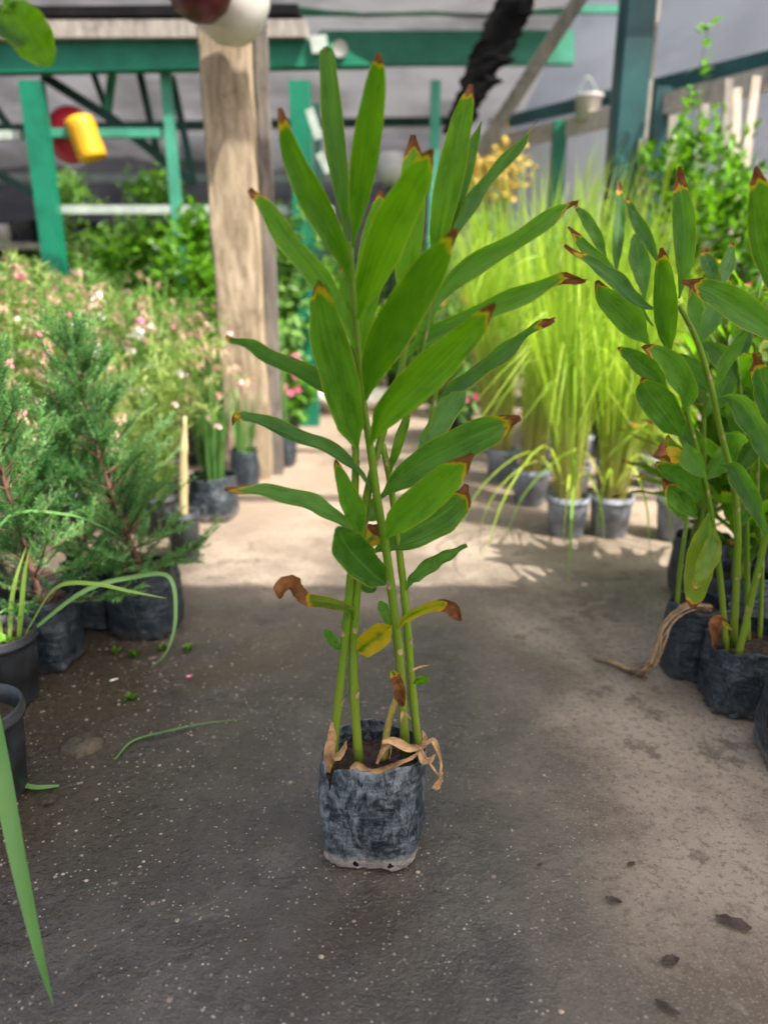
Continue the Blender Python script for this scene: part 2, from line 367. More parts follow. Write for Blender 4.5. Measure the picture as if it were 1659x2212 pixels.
# unseen milky roof over the near aisle, cut and diffusing to shape the light
r = thing('unseen_aisle_roof', 'unseen milky roof shaped to shade and soften light on the near aisle', 'roof', (0, -1.5, 3.2))
mb = MB(); nx = 60
mb.grid([[V((.75+4.25*i/nx, y, 3.2+.02*sin(i*1.9))) for i in range(nx+1)] for y in (-6, -3, -1, 1.02)])
mb.build('diffuser_sheet', M['sheet'], r); mb = MB()
mb.grid([[V((-5+5.75*i/nx, y, 3.2+.02*sin(i*1.9))) for i in range(nx+1)] for y in (-6, -3, -1, .30)])
mb.build('diffuser_sheet', M['sheet'], r)
for y in (-5, -3.2, -1.4, .25):
    mb = MB(); mb.box((0, y, 3.12), (10, .05, .1)); mb.build('purlin', M['woodgrey'], r, False)
for x in (-4.6, 4.6):
    for y in (-5, .25):
        mb = MB(); mb.box((x, y, 1.53), (.1, .1, 3.06)); mb.build('post', M['woodgrey'], r, False)
# unseen purlins, added to cast stripe shadows over the middle of the aisle
for i, (y, dx) in enumerate(((2.1, 0), (3.1, .1), (4.2, -.1))):
    mb = MB(); mb.bar((-6, y+dx, 3.0), (5.2, y-dx, 3.05), .07, .10)
    tag(mb.build('stripe_shadow_purlin', M['woodgrey'], None, False), 'unseen timber purlin added to stripe the aisle with shadow', 'purlin', 'unseen purlins added for stripe shadows')

def prism(name, px, Y, depth, m, parent=None, z=None):
    mb = MB(); pts = [P(x, y, Y) for x, y in px]; n = len(pts)
    a = [mb.add(p) for p in pts]; b = [mb.add(p+V((0, depth, 0))) for p in pts]
    mb.f.append(tuple(a)[::-1]); mb.f.append(tuple(b))
    for i in range(n): mb.f.append((a[i], a[(i+1) % n], b[(i+1) % n], b[i]))
    return mb.build(name, m, parent, False)
def stick(name, a, b, Y, wd, m, parent=None, Y2=None, ht=None):
    mb = MB(); mb.bar(P(*a, Y), P(*b, Y2 or Y), wd, ht or wd, V((0, 1, 0.01))); return mb.build(name, m, parent, False)
def vpost(name, x, y0, Y, wd, m, parent=None, z0=0, dp=None):
    t = P(x, y0, Y); mb = MB(); mb.box((t.x, Y, (t.z+z0)/2), (wd, dp or wd, t.z-z0)); return mb.build(name, m, parent, False)

# ---- green steel frame on the left
FY = 5.0
fr = thing('green_steel_frame', 'bright green steel frame with wide beam, posts and thin braces', 'steel frame', (-2, FY, 0))
prism('beam', [(-420, 92), (700, 84), (802, 137), (802, 141), (-420, 163)], FY, .10, M['green'], fr)
t = P(95, 430, FY).x
for xx in (t, P(650, 300, FY).x, t-2.9):
    mb = MB(); mb.box((xx, FY+.05, 1.05), (.125, .09, 2.1)); mb.build('post', M['green'], fr, False)
for a, b, wd, mm in (((95, 165), (250, 262), .06, 'greendark'), ((250, 262), (415, 395), .055, 'greendark'), ((203, 160), (236, 250), .035, 'greendark'),
                     ((244, 155), (232, 250), .045, 'greenpale'), ((303, 158), (345, 350), .04, 'greendark'), ((372, 165), (420, 395), .04, 'greendark'),
                     ((-40, 190), (40, 300), .04, 'greendark'), ((-60, 345), (70, 415), .05, 'greendark')):
    stick('brace', a, b, FY+.35, wd, M[mm], fr)
vpost('slim_post', 358, 150, FY+.12, .06, M['greenpale'], fr)
for x0, x1, y, mm in ((-300, 50, 293, 'rail'), (110, 350, 288, 'greenpale'), (110, 480, 453, 'rail'), (-300, 118, 592, 'rail'), (560, 720, 455, 'rail')):
    stick('rail', (x0, y), (x1, y), FY+.13, .05, M[mm], fr, None, .07)
mb = MB(); c = P(735, 108, FY-.01); mb.lathe((0, 0, 0), [(.001, 0), (.04, 0), (.045, -.012), (.045, -.03)], 16)
mb.v = [(c.x+x, c.y+z, c.z+y) for x, y, z in mb.v]; mb.build('bolt_plate', M['potwhite'], fr)
prism('gusset_plate', [(668, 78), (705, 74), (708, 112), (675, 115)], FY-.03, .025, M['rail'], fr)
r = tag(stick('roof_board', (-400, 73), (664, 69), FY+.02, .088, M['woodgrey'], None, None, .16), 'weathered grey timber board lying on the green beam', 'board')
r = tag(stick('roof_edge_sheet', (-300, 44), (650, 36), FY+.2, .05, M['black'], None, None, .3), 'crumpled black sheet edge above the grey board', 'sheet')
tag(prism('far_green_beam', [(690, 66), (1240, 64), (1240, 136), (690, 138)], 6.6, .1, M['greenpale']), 'faded green steel beam beyond the frame', 'beam')
tag(stick('thin_green_pipe', (560, 26), (1420, 20), 6.4, .05, M['greenpale']), 'thin faded green pipe near the top of the net', 'pipe')
tag(stick('dark_pipe', (-400, 284), (980, 262), 7.6, .07, M['greendark']), 'dark green pipe running along the grey net', 'pipe')
tag(stick('net_batten', (-500, 384), (820, 386), 8.2, .08, M['rail']), 'pale batten along the foot of the grey net', 'batten')
for x, y0, wd, Y, lb in ((941, 175, .07, 6.0, 'slim pale green pole behind the tall plant'), (684, 225, .05, 5.6, 'slim dark pole beside the green column')):
    tag(vpost('slim_pole', x, y0, Y, wd, M['greenpale' if x > 900 else 'greendark']), lb, 'pole')
for a, b, lb in (((668, 235), (690, 300), 'upper pale plastic strip tied beside the green column'), ((690, 330), (712, 372), 'lower pale plastic strip hanging beside the green column')):
    tag(stick('plastic_strip', a, b, 4.9, .05, M['rail'], None, None, .012), lb, 'strip', 'pale strips by the green column')

# ---- timber post in the aisle (bottom y=1040 -> Y 3.6)
pc = G(540, 1035); PY = pc.y+.06
r = thing('timber_post', 'thick weathered timber post with sunlit face standing in the aisle', 'post', (pc.x, PY, 0))
mb = MB(); h = 2.9; rows = []
tp = P(487, 60, PY)
for i in range(30):
    t = i/29; cx = pc.x+(tp.x-pc.x)*t*h/max(tp.z, 1); row = []
    for dx, dy in ((-.108, -.07), (-.1, -.078), (-.03, -.08), (.05, -.08), (.1, -.078), (.108, -.07), (.108, .07), (-.108, .07)):
        q = V((cx+dx, PY+dy, t*h)); row.append(q+V((1, .6, 0))*.010*noise.noise(q*6))
    rows.append(row)
mb.grid(rows, None, None, True); mb.f.append(tuple(29*8+k for k in range(8))); mb.build('timber', M['wood'], r, False)
mb = MB(); mb.bar((pc.x+.132, PY+.05, 0), (tp.x+.132+.02, PY+.05, h), .05, .07, V((0, 1, 0))); mb.build('batten', M['wooddark'], r, False)
# teal post on the right
r = thing('teal_post', 'dark teal square steel post rising out of the tall grass', 'post', (P(1350, 300, 4.6).x, 4.6, 0))
x = P(1350, 300, 4.6).x
mb = MB(); mb.box((x, 4.6, 1.5), (.165, .165, 3.0)); o = mb.build('tube', M['teal'], r, False)
o.modifiers.new('bv', 'BEVEL').width = .012
mb = MB(); mb.box((x+.105, 4.62, 1.3), (.035, .05, 2.6)); mb.build('batten', M['woodgrey'], r, False)
# leaning members
r = tag(stick('grey_strut', (1035, 330), (1275, -40), 5.4, .085, M['woodgrey'], None, 4.9), 'grey timber strut leaning up toward the roof', 'strut')
r = tag(stick('thin_strut', (985, 300), (1150, 0), 5.6, .05, M['woodgrey'], None, 5.2), 'thin grey timber strut beside the black sheet', 'strut')
mb = MB(); rows = []
for i in range(60):
    t = i/59; c = P(980+150*t, 290-320*t, 5.3-.2*t); hw = .075+.05*min(1, t*2); L_ = -hw+.03*noise.noise(V((t*18, 0, 1))); R_ = hw+.05*noise.noise(V((t*13, 5, 1)))+.03*noise.noise(V((t*29, 9, 0)))
    rows.append([c+V((L_+(R_-L_)*f, d_+.03*noise.noise(V((t*4, f*2, 2))), 0)) for f, d_ in ((0, 0), (.3, -.006), (.65, -.008), (1, 0), (.65, .008), (.3, .008))])
mb.grid(rows, None, None, True)
tag(mb.build('torn_black_sheet', M['black'], None, False), 'torn black plastic sheet hanging in a ragged diagonal strip', 'plastic sheet')

# ---- side structure on the right
def seg(name, a, Ya, b, Yb, wd, ht, m, label, cat):
    mb = MB(); mb.bar(P(*a, Ya), P(*b, Yb), wd, ht); return tag(mb.build(name, m, None, False), label, cat)
seg('pale_timber_rail', (1050, 318), 7.6, (1800, 137), 4.6, .06, .13, M['woodpale'], 'pale timber rail sloping along the side net', 'rail')
seg('teal_rail', (1060, 272), 7.8, (1800, 96), 4.8, .05, .10, M['teal'], 'teal steel rail above the pale timber rail', 'rail')
for x, Y, y0 in ((1210, 6.6, 262), (1430, 5.7, 190)):
    tag(vpost('teal_upright', x, y0, Y, .10, M['teal'] if x > 1300 else M['green']), 'short teal upright under the side rail beside the vine' if x > 1300 else 'bright green upright under the side rail behind the grass', 'upright')
t = thing('wooden_trellis', 'tall trellis of unpainted timber slats behind the ginger plants', 'trellis', (2.2, 4.7, 0))
for a, b in (((1573, 170), (1568, 640)), ((1590, 190), (1605, 700)), ((1632, 165), (1602, 450)), ((1520, 225), (1508, 560)), ((1452, 250), (1440, 620)), ((1388, 300), (1392, 640))):
    p = P(*a, 4.5); q = P(*b, 4.5); q2 = q + (q-p)*(q.z/(max(p.z-q.z, .1))) if False else V((q.x, 4.5, 0))
    mb = MB(); mb.bar(p, q2, .045, .025, V((0, 1, 0))); mb.build('slat', M['woodpale' if a[0] in (1632, 1590) else 'woodgrey'], t, False)
for y in (420, 560):
    stick('cross_slat', (1380, y), (1680, y-40), 4.53, .02, M['woodgrey'], t, None, .04)
def box_item(name, px, Y, dim, m, label, cat, rot=0):
    c = P(*px, Y); mb = MB(); R = Matrix.Rotation(rot, 3, 'Y'); mb.box(c, dim, R); o = mb.build(name, m, None, False)
    o.modifiers.new('bv', 'BEVEL').width = .015; return tag(o, label, cat)
r = thing('white_bucket', 'white plastic bucket standing on the pale side rail', 'bucket', P(1268, 262, 6.4))
c = P(1268, 262, 6.4); mb = MB(); mb.lathe(c, [(.001, .0), (.085, 0), (.10, .16), (.108, .165), (.108, .18), (.096, .18), (.085, .02), (.001, .02)], 20); mb.build('bucket_body', M['potwhite'], r)
mb = MB(); mb.tube(spline([c+V((-.1, 0, .17)), c+V((-.03, -.03, .30)), c+V((.08, 0, .17))], 12), .006, 5); mb.build('handle', M['rail'], r)
# plastic shapes hung on the frame
c = P(150, 290, 5.2); mb = MB(); mb.lathe((0, 0, 0), [(.001, -.06), (.09, -.05), (.16, .0), (.17, .02), (.15, .01), (.08, -.035), (.001, -.045)], 24)
mb.v = [(c.x+x*.95, c.y+z, c.z+y*1.0) for x, y, z in mb.v]; tag(mb.build('red_bowl', M['red']), 'red plastic bowl hung behind the green rail', 'bowl')
mb = MB(); a = P(168, 252, 5.1); b = P(203, 345, 5.1)
mb.tube(spline([a, a.lerp(b, .15), a.lerp(b, .5), a.lerp(b, .9), b], 9), [.06, .088, .094, .092, .09, .09, .09, .088, .078], 14)
tag(mb.build('yellow_jug', M['yellow']), 'yellow plastic jug hung tilted beside the red bowl', 'jug')
# hanging pot at the top of the timber post
c = P(487, -42, 3.3); r = thing('hanging_pot', 'white hanging pot with a maroon bowl in front of the timber post top', 'hanging pot', c)
mb = MB(); mb.lathe((c.x, c.y+.07, c.z-.19), [(.001, 0), (.07, .004), (.125, .05), (.155, .13), (.165, .22), (.172, .22), (.172, .235), (.155, .235), (.001, .2)], 28); mb.build('outer_pot', M['potwhite'], r)
mb = MB(); mb.lathe((c.x-.06, c.y-.19, c.z-.19), [(.001, 0), (.05, .005), (.095, .04), (.125, .1), (.132, .17), (.12, .17), (.001, .14)], 28); mb.build('bowl', M['maroon'], r)
mb = MB()
for k in range(3): mb.tube([c+V((.15*cos(k*2.1), .05+.15*sin(k*2.1), .04)), c+V((0, .05, 1.2))], .004, 4)
mb.build('hanger_wires', M['black'], r)

# ------------------------------------------------------------------ broad leaves and bags
PROF = [(0, .10), (.05, .16), (.14, .42), (.26, .78), (.40, 1), (.54, .97), (.70, .76), (.82, .55), (.90, .38), (.95, .27), (1, .20)]
BLUNT = [(0, .10), (.05, .17), (.14, .46), (.26, .80), (.42, 1), (.57, .97), (.72, .82), (.82, .62), (.88, .45), (.92, .30), (.96, .24), (1, .17)]
POINT = [(0, .10), (.06, .2), (.2, .7), (.4, 1), (.6, .93), (.8, .55), (.92, .22), (1, .03)]
CRUM = [(0, .15), (.1, .36), (.3, .62), (.5, .66), (.65, .85), (.8, 1.1), (.92, .9), (1, .4)]
OVAL = [(0, .06), (.06, .3), (.2, .78), (.45, 1), (.7, .95), (.88, .62), (.96, .3), (1, .05)]
def leaf(parent, pts, W, roll=0, fold=.46, tip=.93, yel=0, hue=.3, prof=PROF, nref=None, twist=0, crump=1.0, n=26, m=8, name='leaf', mat=None):
    c = spline(pts, n); rows = []; ar = []; br = []; rnd = random.random(); ph = U(0, 6); fq = U(2.2, 4.0)
    off = V((U(0, 50), U(0, 50), U(0, 50))); jag = U(.5, 1)
    for i in range(n):
        v = i/(n-1); p = c[i]; t = (c[min(i+1, n-1)]-c[max(i-1, 0)]).normalized()
        ref = (CAM-p) if nref is None else nref
        n0 = ref-t*ref.dot(t); n0 = n0.normalized() if n0.length > 1e-5 else V((0, 0, 1))
        a = radians(roll+twist*(v-.4)); n1 = n0*cos(a)+t.cross(n0)*sin(a); sdv = t.cross(n1)
        w_ = W*.5*interp(prof, v)
        dead = max(0, (v-tip)/max(1-tip, .02)) if v > tip else 0
        fo = fold*(1-.4*v)+dead*.5*crump; rw = []; aa = []
        for j in range(m+1):
            s = j/m*2-1; wob = .075*sin(fq*2*pi*v+ph+(1.3 if s > 0 else 0))*s*s*W*(1 if v > .12 else 0)
            ed = 1+.05*noise.noise(off+V((v*5, s*2, 0)))+(.14*jag*noise.noise(off+V((v*30, s*4, 9))) if dead > 0 else .012*noise.noise(off+V((v*40, s, 3))))
            q = p+sdv*(s*w_*cos(fo)*ed)+n1*(s*s*w_*sin(fo)*.9+abs(s)*w_*sin(fo)*.3+wob)
            if dead > 0: q += n1*(.20*w_*crump*noise.noise(off+V((v*22, s*1.6, 1))))+t*(.25*w_*dead*noise.noise(off+V((s*2.2, 4, 2))))
            rw.append(q); aa.append((v, j/m, rnd, 1))
        rows.append(rw); ar.append(aa); br.append([(tip, yel, hue, 1)]*(m+1))
    mb = MB(); mb.grid(rows, ar, br); return mb.build(name, mat or M['leaf'], parent)
def pxleaf(parent, px, Yb, dY, Wpx, roll=0, **k):
    L = [0]
    for a, b in zip(px, px[1:]): L.append(L[-1]+sqrt((a[0]-b[0])**2+(a[1]-b[1])**2))
    pts = [P(x, y, Yb+dY*(l/L[-1])**1.2) for (x, y), l in zip(px, L)]
    return leaf(parent, pts, 1.0*Wpx*mpp(pts[len(pts)//2])/max(.3, cos(radians(roll))), roll, **k)
def stem(parent, pts, r0, r1, m=None, nodes=6, n=24, name='stem'):
    c = spline(pts, n); rad = []
    for i in range(n):
        u = i/(n-1); ph = (u*nodes) % 1; rad.append((r0+(r1-r0)*u)*(1+.16*math.exp(-ph*9)-.03*ph))
    mb = MB(); mb.tube(c, rad, 9, (random.random(), 0, 0, 1)); o = mb.build(name, m or M['stem'], parent)
    for k in range(1, nodes):          # papery scale at each leaf scar
        i = max(1, min(n-2, int((k+U(-.3, .3))/nodes*(n-1))+1)); p = c[i]; t = (c[i+1]-c[i]).normalized(); a = U(-2.6, -.5)
        if random.random() < .35: continue
        d = V((cos(a), sin(a), 0)); s = t.cross(d); rr = rad[i]; q = MB(); rows = []
        for e, (dz, ww, ou) in enumerate(((-.007, .25, 1.03), (-.002, .55, 1.10), (.003, .5, 1.18), (.009*U(.6, 1.3), .15, 1.4))):
            rows.append([p+t*dz+(d*cos(b)+s*sin(b))*rr*ou for b in (-ww, 0, ww)])
        q.grid(rows); q.build('node_scale', M['scale'], o)
    return o
def bag(parent, c, wb, wt, h, m, seed=0, notch=None, soilf=.83, n=88, rimv=.05, front=0, sq=.5, wr=1.0):
    off = V((seed*3.7, seed*1.3, 0)); c = V(c)
    def rim(a):
        z = h*(1+rimv*noise.noise(off+V((cos(a)*1.4, sin(a)*1.4, 2)))*1.6+.012*noise.noise(off+V((cos(a)*6, sin(a)*6, 4)))) + front*max(0, -sin(a))
        if notch:
            d = abs((a-notch[0]+pi) % (2*pi)-pi)
            if d < notch[1]: z -= notch[2]*(1-d/notch[1])
        return z
    def pt(a, t, inset=0):
        e = 2.1+sq*6*max(0, 1-t*1.25)**1.5
        r = (abs(cos(a+.12))**e+abs(sin(a+.12))**e)**(-1/e)
        wd = (wb+(wt-wb)*min(1, (t*1.15)**.6))/2+.006*sin(pi*t)
        wd *= 1-.05*max(0, (.10-t)/.10)
        r = r*wd-inset
        wri = .0055*noise.noise(off+V((cos(a)*2.5, sin(a)*2.5, t*3.4)))+.0030*noise.noise(off+V((cos(a)*3, sin(a)*3, t*16)))*1.2
        low = max(0, 1-t/.22); wri += low*.008*noise.noise(off+V((cos(a)*7, sin(a)*7, t*14)))
        up = max(0, (t-.78)/.22); wri += up*.007*noise.noise(off+V((cos(a)*3.4, sin(a)*3.4, 8)))
        r += wri*wr
        return c+V((r*cos(a), r*sin(a), max(.003, t*rim(a)+low*.004*noise.noise(off+V((cos(a)*5, sin(a)*5, 3))))))
    mb = MB(); T = [0, .02, .05, .08, .12, .17, .23, .3, .37, .44, .51, .58, .65, .72, .79, .85, .9, .94, .975, 1]
    A = [2*pi*k/n for k in range(n)]
    rows = [[c+V((.001*cos(a), .001*sin(a), .003)) for a in A], [c+(pt(a, 0)-c)*.9+V((0, 0, .0005)) for a in A]]
    rows += [[pt(a, t) for a in A] for t in T]
    rows += [[pt(a, t, .0022) for a in A] for t in (1.0, .97, .92, .86, .8, .74)]
    mb.grid(rows, None, None, True); o = mb.build('grow_bag', m, parent)
    q = MB(); rows = []
    for f in (.001, .2, .4, .6, .8, .95):
        rows.append([V((c.x, c.y, 0))+V(((pt(a, .8).x-c.x)*f*.97, (pt(a, .8).y-c.y)*f*.97, h*soilf+.006*noise.noise(V((cos(a)*f*5, sin(a)*f*5, seed)))+.004*noise.noise(V((cos(a)*f*14, sin(a)*f*14, seed))))) for a in A])
    q.grid(rows, None, None, True); q.build('soil', M['soil'], parent)
    return o, pt
def pot(parent, c, rb, rt, h, m, soilf=.86, wallr=0):
    mb = MB(); t = .003
    mb.lathe(c, [(.001, .002), (rb*.95, .002), (rb, .006), (rb+(rt-rb)*.35, h*.36), (rb+(rt-rb)*.37+.0015, h*.365), (rb+(rt-rb)*.8, h*.80), (rt*.985, h*.86), (rt+.004, h*.865), (rt+.005, h*.91), (rt+.002, h*.92), (rt+.003, h*.985), (rt, h), (rt-t, h), (rt-t-.004, h*.86), (rb+(rt-rb)*.5-t, h*.5)], 40)
    o = mb.build('pot', m, parent); q = MB(); rows = []
    for f in (.001, .25, .5, .75, .97):
        rows.append([V(c)+V(((rt-.008)*f*cos(2*pi*k/24), (rt-.008)*f*sin(2*pi*k/24), h*soilf+.008*noise.noise(V((cos(k*.26)*f*6, sin(k*.26)*f*6, c[0]*9))))) for k in range(24)])
    q.grid(rows, None, None, True); q.build('soil', M['soil'], parent); return o

# ---- the tall plant in front
MC = V((G(806, 1880).x, G(806, 1883).y+.073, 0))
mp = thing('potted_ginger_plant', 'tall leafy ginger plant in a torn dusty grow bag alone on the concrete', 'plant', MC)
bo, bpt = bag(mp, MC, .150, .180, .200, M['bag_main'], 4, (radians(217), .17, .052), .80, 132, .045, .016, .55)
for a in (-1.93, -1.22):                                     # drain holes
    p = bpt(a, .105); d = (p-V((MC.x, MC.y, p.z))).normalized(); s = V((-d.y, d.x, 0)); mb = MB()
    for k in range(12): mb.add(p+d*.0015+s*.0055*cos(k*pi/6)*(1+.2*sin(k*2.3))+V((0, 0, .0055*sin(k*pi/6)*(1+.2*cos(k*1.7)))))
    mb.f.append(tuple(range(12))); mb.build('drain_hole', M['black'], bo, False)
def bagcurve(pl, r=.0008):
    pts = []
    for a, t in pl:
        p = bpt(a, t); pts.append(p+(p-V((MC.x, MC.y, p.z))).normalized()*.0012)
    return pts
mb = MB()                                                    # moulded mark
mb.tube(bagcurve([(-.86+.10*cos(k*pi/8), .40+.10*sin(k*pi/8)) for k in range(3, 18)]), .0007, 5)
mb.tube(bagcurve([(-.92, .36), (-.90, .44), (-.87, .38), (-.84, .45), (-.82, .37)]), .0007, 5)
mb.tube(bagcurve([(-.90, .33), (-.84, .34)]), .0007, 5); mb.build('moulded_mark', M['bag_dark'], bo)
MY = MC.y
STEMS = [([(717, 1650), (733, 1500), (749, 1340), (757, 1250), (765, 1120), (768, 990), (767, 880), (766, 790)], -.01, .0, .0082, .0050),
         ([(776, 1652), (766, 1520), (763, 1400), (771, 1270), (786, 1120), (799, 1040), (820, 960), (846, 870), (868, 790), (885, 700)], -.01, .02, .0086, .0048),
         ([(876, 1632), (866, 1460), (857, 1366), (845, 1273), (833, 1181), (816, 1088), (804, 996), (794, 930), (784, 870), (774, 760), (768, 687), (760, 600), (757, 520)], .005, -.02, .0082, .0046),
         ([(907, 1640), (890, 1490), (880, 1360), (872, 1273), (864, 1205), (850, 1090), (839, 1022), (826, 960)], .02, .04, .0078, .0050),
         ([(839, 1030), (858, 945), (880, 890), (905, 790), (925, 690), (940, 610), (950, 520)], .04, .06, .0042, .0036),
         ([(905, 1000), (932, 900), (950, 800), (960, 700)], .12, .12, .0040, .0036)]
for px, y0, y1, r0, r1 in STEMS:
    m_ = len(px); stem(mp, [P(x, y, MY+y0+(y1-y0)*i/(m_-1)) for i, (x, y) in enumerate(px)], r0, r1, None, 8 if r0 > .005 else 3)
o = stem(mp, [P(828, 1640, MY+.01), P(838, 1570, MY+.01), P(855, 1510, MY), P(866, 1470, MY)], .0075, .004, M['stem_y'], 2)
LV = [ # px points base->tip, Y offset, dY, width, roll, extra
 ([(752, 520), (738, 420), (718, 270), (706, 125), (703, 102)], -.01, .03, 50, 8, dict(hue=.35, tip=.965)),
 ([(762, 535), (775, 430), (793, 300), (812, 175), (818, 114)], -.03, -.05, 66, 0, dict(hue=.0, tip=.90)),
 ([(760, 612), (728, 530), (672, 425), (628, 330), (604, 232)], -.03, -.06, 66, 5, dict(hue=.05, tip=.925)),
 ([(771, 752), (738, 680), (690, 610), (618, 520), (565, 440), (537, 410)], -.02, -.06, 52, 30, dict(hue=.25, tip=.90, fold=.3)),
 ([(773, 690), (800, 610), (852, 480), (905, 380), (936, 320)], -.04, -.10, 90, -4, dict(hue=.05, tip=.915)),
 ([(868, 700), (876, 590), (888, 450), (892, 350), (892, 292)], .06, .02, 66, 0, dict(hue=.12, tip=.88)),
 ([(778, 778), (786, 680), (800, 560), (815, 470), (822, 412)], .02, .03, 66, 10, dict(hue=.12, tip=.96)),
 ([(770, 770), (762, 700), (752, 620), (738, 570)], .01, .04, 46, 0, dict(hue=.3, tip=.97)),
 ([(790, 864), (812, 780), (866, 680), (930, 580), (984, 494)], -.05, -.12, 96, 4, dict(hue=.06, tip=.93, prof=BLUNT)),
 ([(798, 962), (840, 890), (925, 808), (1010, 725), (1071, 655)], -.05, -.12, 88, -5, dict(hue=.1, tip=.915)),
 ([(940, 610), (948, 500), (975, 360), (1000, 250), (1018, 182)], .05, .0, 64, 5, dict(hue=.02, tip=.93)),
 ([(965, 520), (990, 420), (1016, 330), (1041, 260)], .09, .06, 36, 10, dict(hue=.1, tip=1.2, prof=POINT)),
 ([(935, 640), (960, 530), (1010, 430), (1060, 370), (1120, 310), (1163, 258)], .08, .10, 34, 55, dict(hue=.95, tip=.95, prof=POINT)),
 ([(930, 690), (945, 640), (1026, 560), (1134, 502), (1205, 452), (1248, 436)], .06, .08, 46, 48, dict(hue=.55, tip=.91, fold=.35)),
 ([(862, 785), (900, 740), (1010, 682), (1120, 636), (1205, 602), (1266, 603)], .05, .10, 46, 40, dict(hue=.5, tip=.85, fold=.35)),
 ([(945, 860), (985, 822), (1060, 770), (1130, 718), (1195, 685)], .10, .10, 38, 58, dict(hue=.95, tip=.90)),
 ([(898, 985), (925, 940), (962, 885), (990, 845), (1010, 822)], .10, .08, 56, 25, dict(hue=.9, tip=1.2, prof=POINT)),
 ([(820, 1076), (880, 1020), (979, 964), (1060, 925), (1124, 900)], .02, -.04, 84, 15, dict(hue=.75, tip=.90, prof=BLUNT)),
 ([(834, 1164), (860, 1125), (925, 1070), (980, 1020), (1022, 980)], -.02, -.08, 80, 0, dict(hue=.25, tip=.88, prof=BLUNT)),
 ([(806, 1192), (860, 1160), (935, 1122), (985, 1085), (1008, 1046)], .03, .0, 84, 15, dict(hue=.65, tip=.87, prof=BLUNT)),
 ([(784, 908), (742, 860), (685, 825), (592, 778), (530, 745), (487, 731)], -.01, -.05, 40, 45, dict(hue=.15, tip=.985, fold=.3)),
 ([(771, 970), (752, 900), (731, 810), (704, 708), (688, 604)], -.03, -.06, 84, 3, dict(hue=.3, tip=.965, fold=.3, prof=OVAL)),
 ([(762, 870), (750, 810), (738, 750), (722, 690)], .03, .05, 48, 0, dict(hue=1.0, tip=1.2)),
 ([(806, 1066), (770, 1015), (716, 978), (640, 945), (560, 912), (520, 900), (503, 920)], -.01, -.03, 34, 50, dict(hue=.85, tip=.90, fold=.4)),
 ([(777, 1170), (768, 1110), (748, 1060), (724, 992)], -.02, -.04, 54, 0, dict(hue=.45, tip=.97, fold=.5)),
 ([(777, 1168), (725, 1118), (650, 1082), (560, 1062), (484, 1060)], -.03, -.08, 40, 40, dict(hue=.75, tip=.93, fold=.3)),
 ([(833, 1263), (800, 1235), (765, 1200), (740, 1165), (728, 1140)], -.03, -.07, 84, 10, dict(hue=.6, tip=1.2, prof=OVAL)),
 ([(762, 1340), (752, 1318), (715, 1305), (660, 1298), (625, 1270), (606, 1295)], -.02, -.06, 40, 35, dict(hue=.2, tip=.60, fold=.35, yel=.2, crump=1.9, prof=CRUM)),
 ([(735, 1403), (722, 1390), (708, 1372), (700, 1360)], -.02, -.02, 24, 20, dict(hue=.7, tip=1.2, prof=OVAL)),
 ([(773, 1408), (795, 1392), (825, 1368), (846, 1350)], -.02, -.03, 58, 0, dict(hue=.2, tip=1.2, yel=1.0, prof=OVAL)),
 ([(859, 1357), (880, 1332), (925, 1312), (960, 1306), (985, 1318), (998, 1340)], -.01, -.05, 36, 20, dict(hue=.2, tip=.62, yel=.9, fold=.35, crump=1.9, prof=CRUM)),
 ([(846, 1357), (836, 1335), (826, 1312), (820, 1298)], .01, .02, 26, 10, dict(hue=.55, tip=1.2, prof=OVAL)),
 ([(877, 1275), (892, 1245), (930, 1215), (970, 1195), (1008, 1177)], .02, .03, 34, 35, dict(hue=.7, tip=1.2, fold=.45)),
 ([(892, 1477), (905, 1470), (918, 1468), (928, 1471)], .0, -.02, 18, 10, dict(hue=.1, tip=1.2, prof=OVAL)),
 ([(846, 1448), (856, 1465), (866, 1490), (872, 1525)], -.02, -.02, 46, 10, dict(hue=.2, tip=.25, yel=1, crump=2.0, prof=CRUM)),
 ([(786, 1185), (800, 1165), (812, 1150), (822, 1138)], .03, .03, 56, 0, dict(hue=.2, tip=.55, yel=1)),
 ([(774, 1250), (785, 1262), (800, 1268), (815, 1262)], .02, .02, 30, 0, dict(hue=.6, tip=1.2, prof=OVAL)),
 ([(842, 1020), (850, 990), (866, 940), (880, 890), (884, 850)], .03, .04, 22, 15, dict(hue=.1, tip=1.2, prof=POINT)),
 ([(768, 1130), (790, 1110), (812, 1096), (826, 1090)], .04, .05, 50, 10, dict(hue=.4, tip=1.2)),
 ([(905, 800), (915, 740), (925, 660), (930, 600)], .07, .08, 36, 10, dict(hue=.15, tip=1.2)),
]
for px, yo, dY, W, roll, k in LV: pxleaf(mp, px, MY+yo, dY, W, roll, **k)
# papery sheaths and dried strips around the stem bases
def dryleaf(px, Y, dY, W, twist=120, name='dried_leaf', mat='dry', roll=20):
    return pxleaf(mp, px, Y, dY, W, roll, tip=0.0, prof=[(0, .5), (.3, 1), (.7, .8), (1, .25)], twist=twist, fold=.5, name=name, mat=M[mat], crump=.6)
dryleaf([(706, 1668), (708, 1630), (713, 1590), (716, 1560)], MY-.02, 0, 30, 20, 'sheath')
dryleaf([(722, 1640), (735, 1625), (748, 1600)], MY-.03, -.01, 20, 40, 'sheath')
dryleaf([(757, 1662), (775, 1652), (800, 1660), (822, 1668)], MY-.03, 0, 16, 200)
dryleaf([(826, 1605), (850, 1602), (880, 1612), (905, 1612), (925, 1640), (948, 1672)], MY-.03, -.03, 22, 160)
dryleaf([(770, 1664), (810, 1668), (850, 1650), (885, 1635), (912, 1618)], MY-.045, -.02, 18, 120)
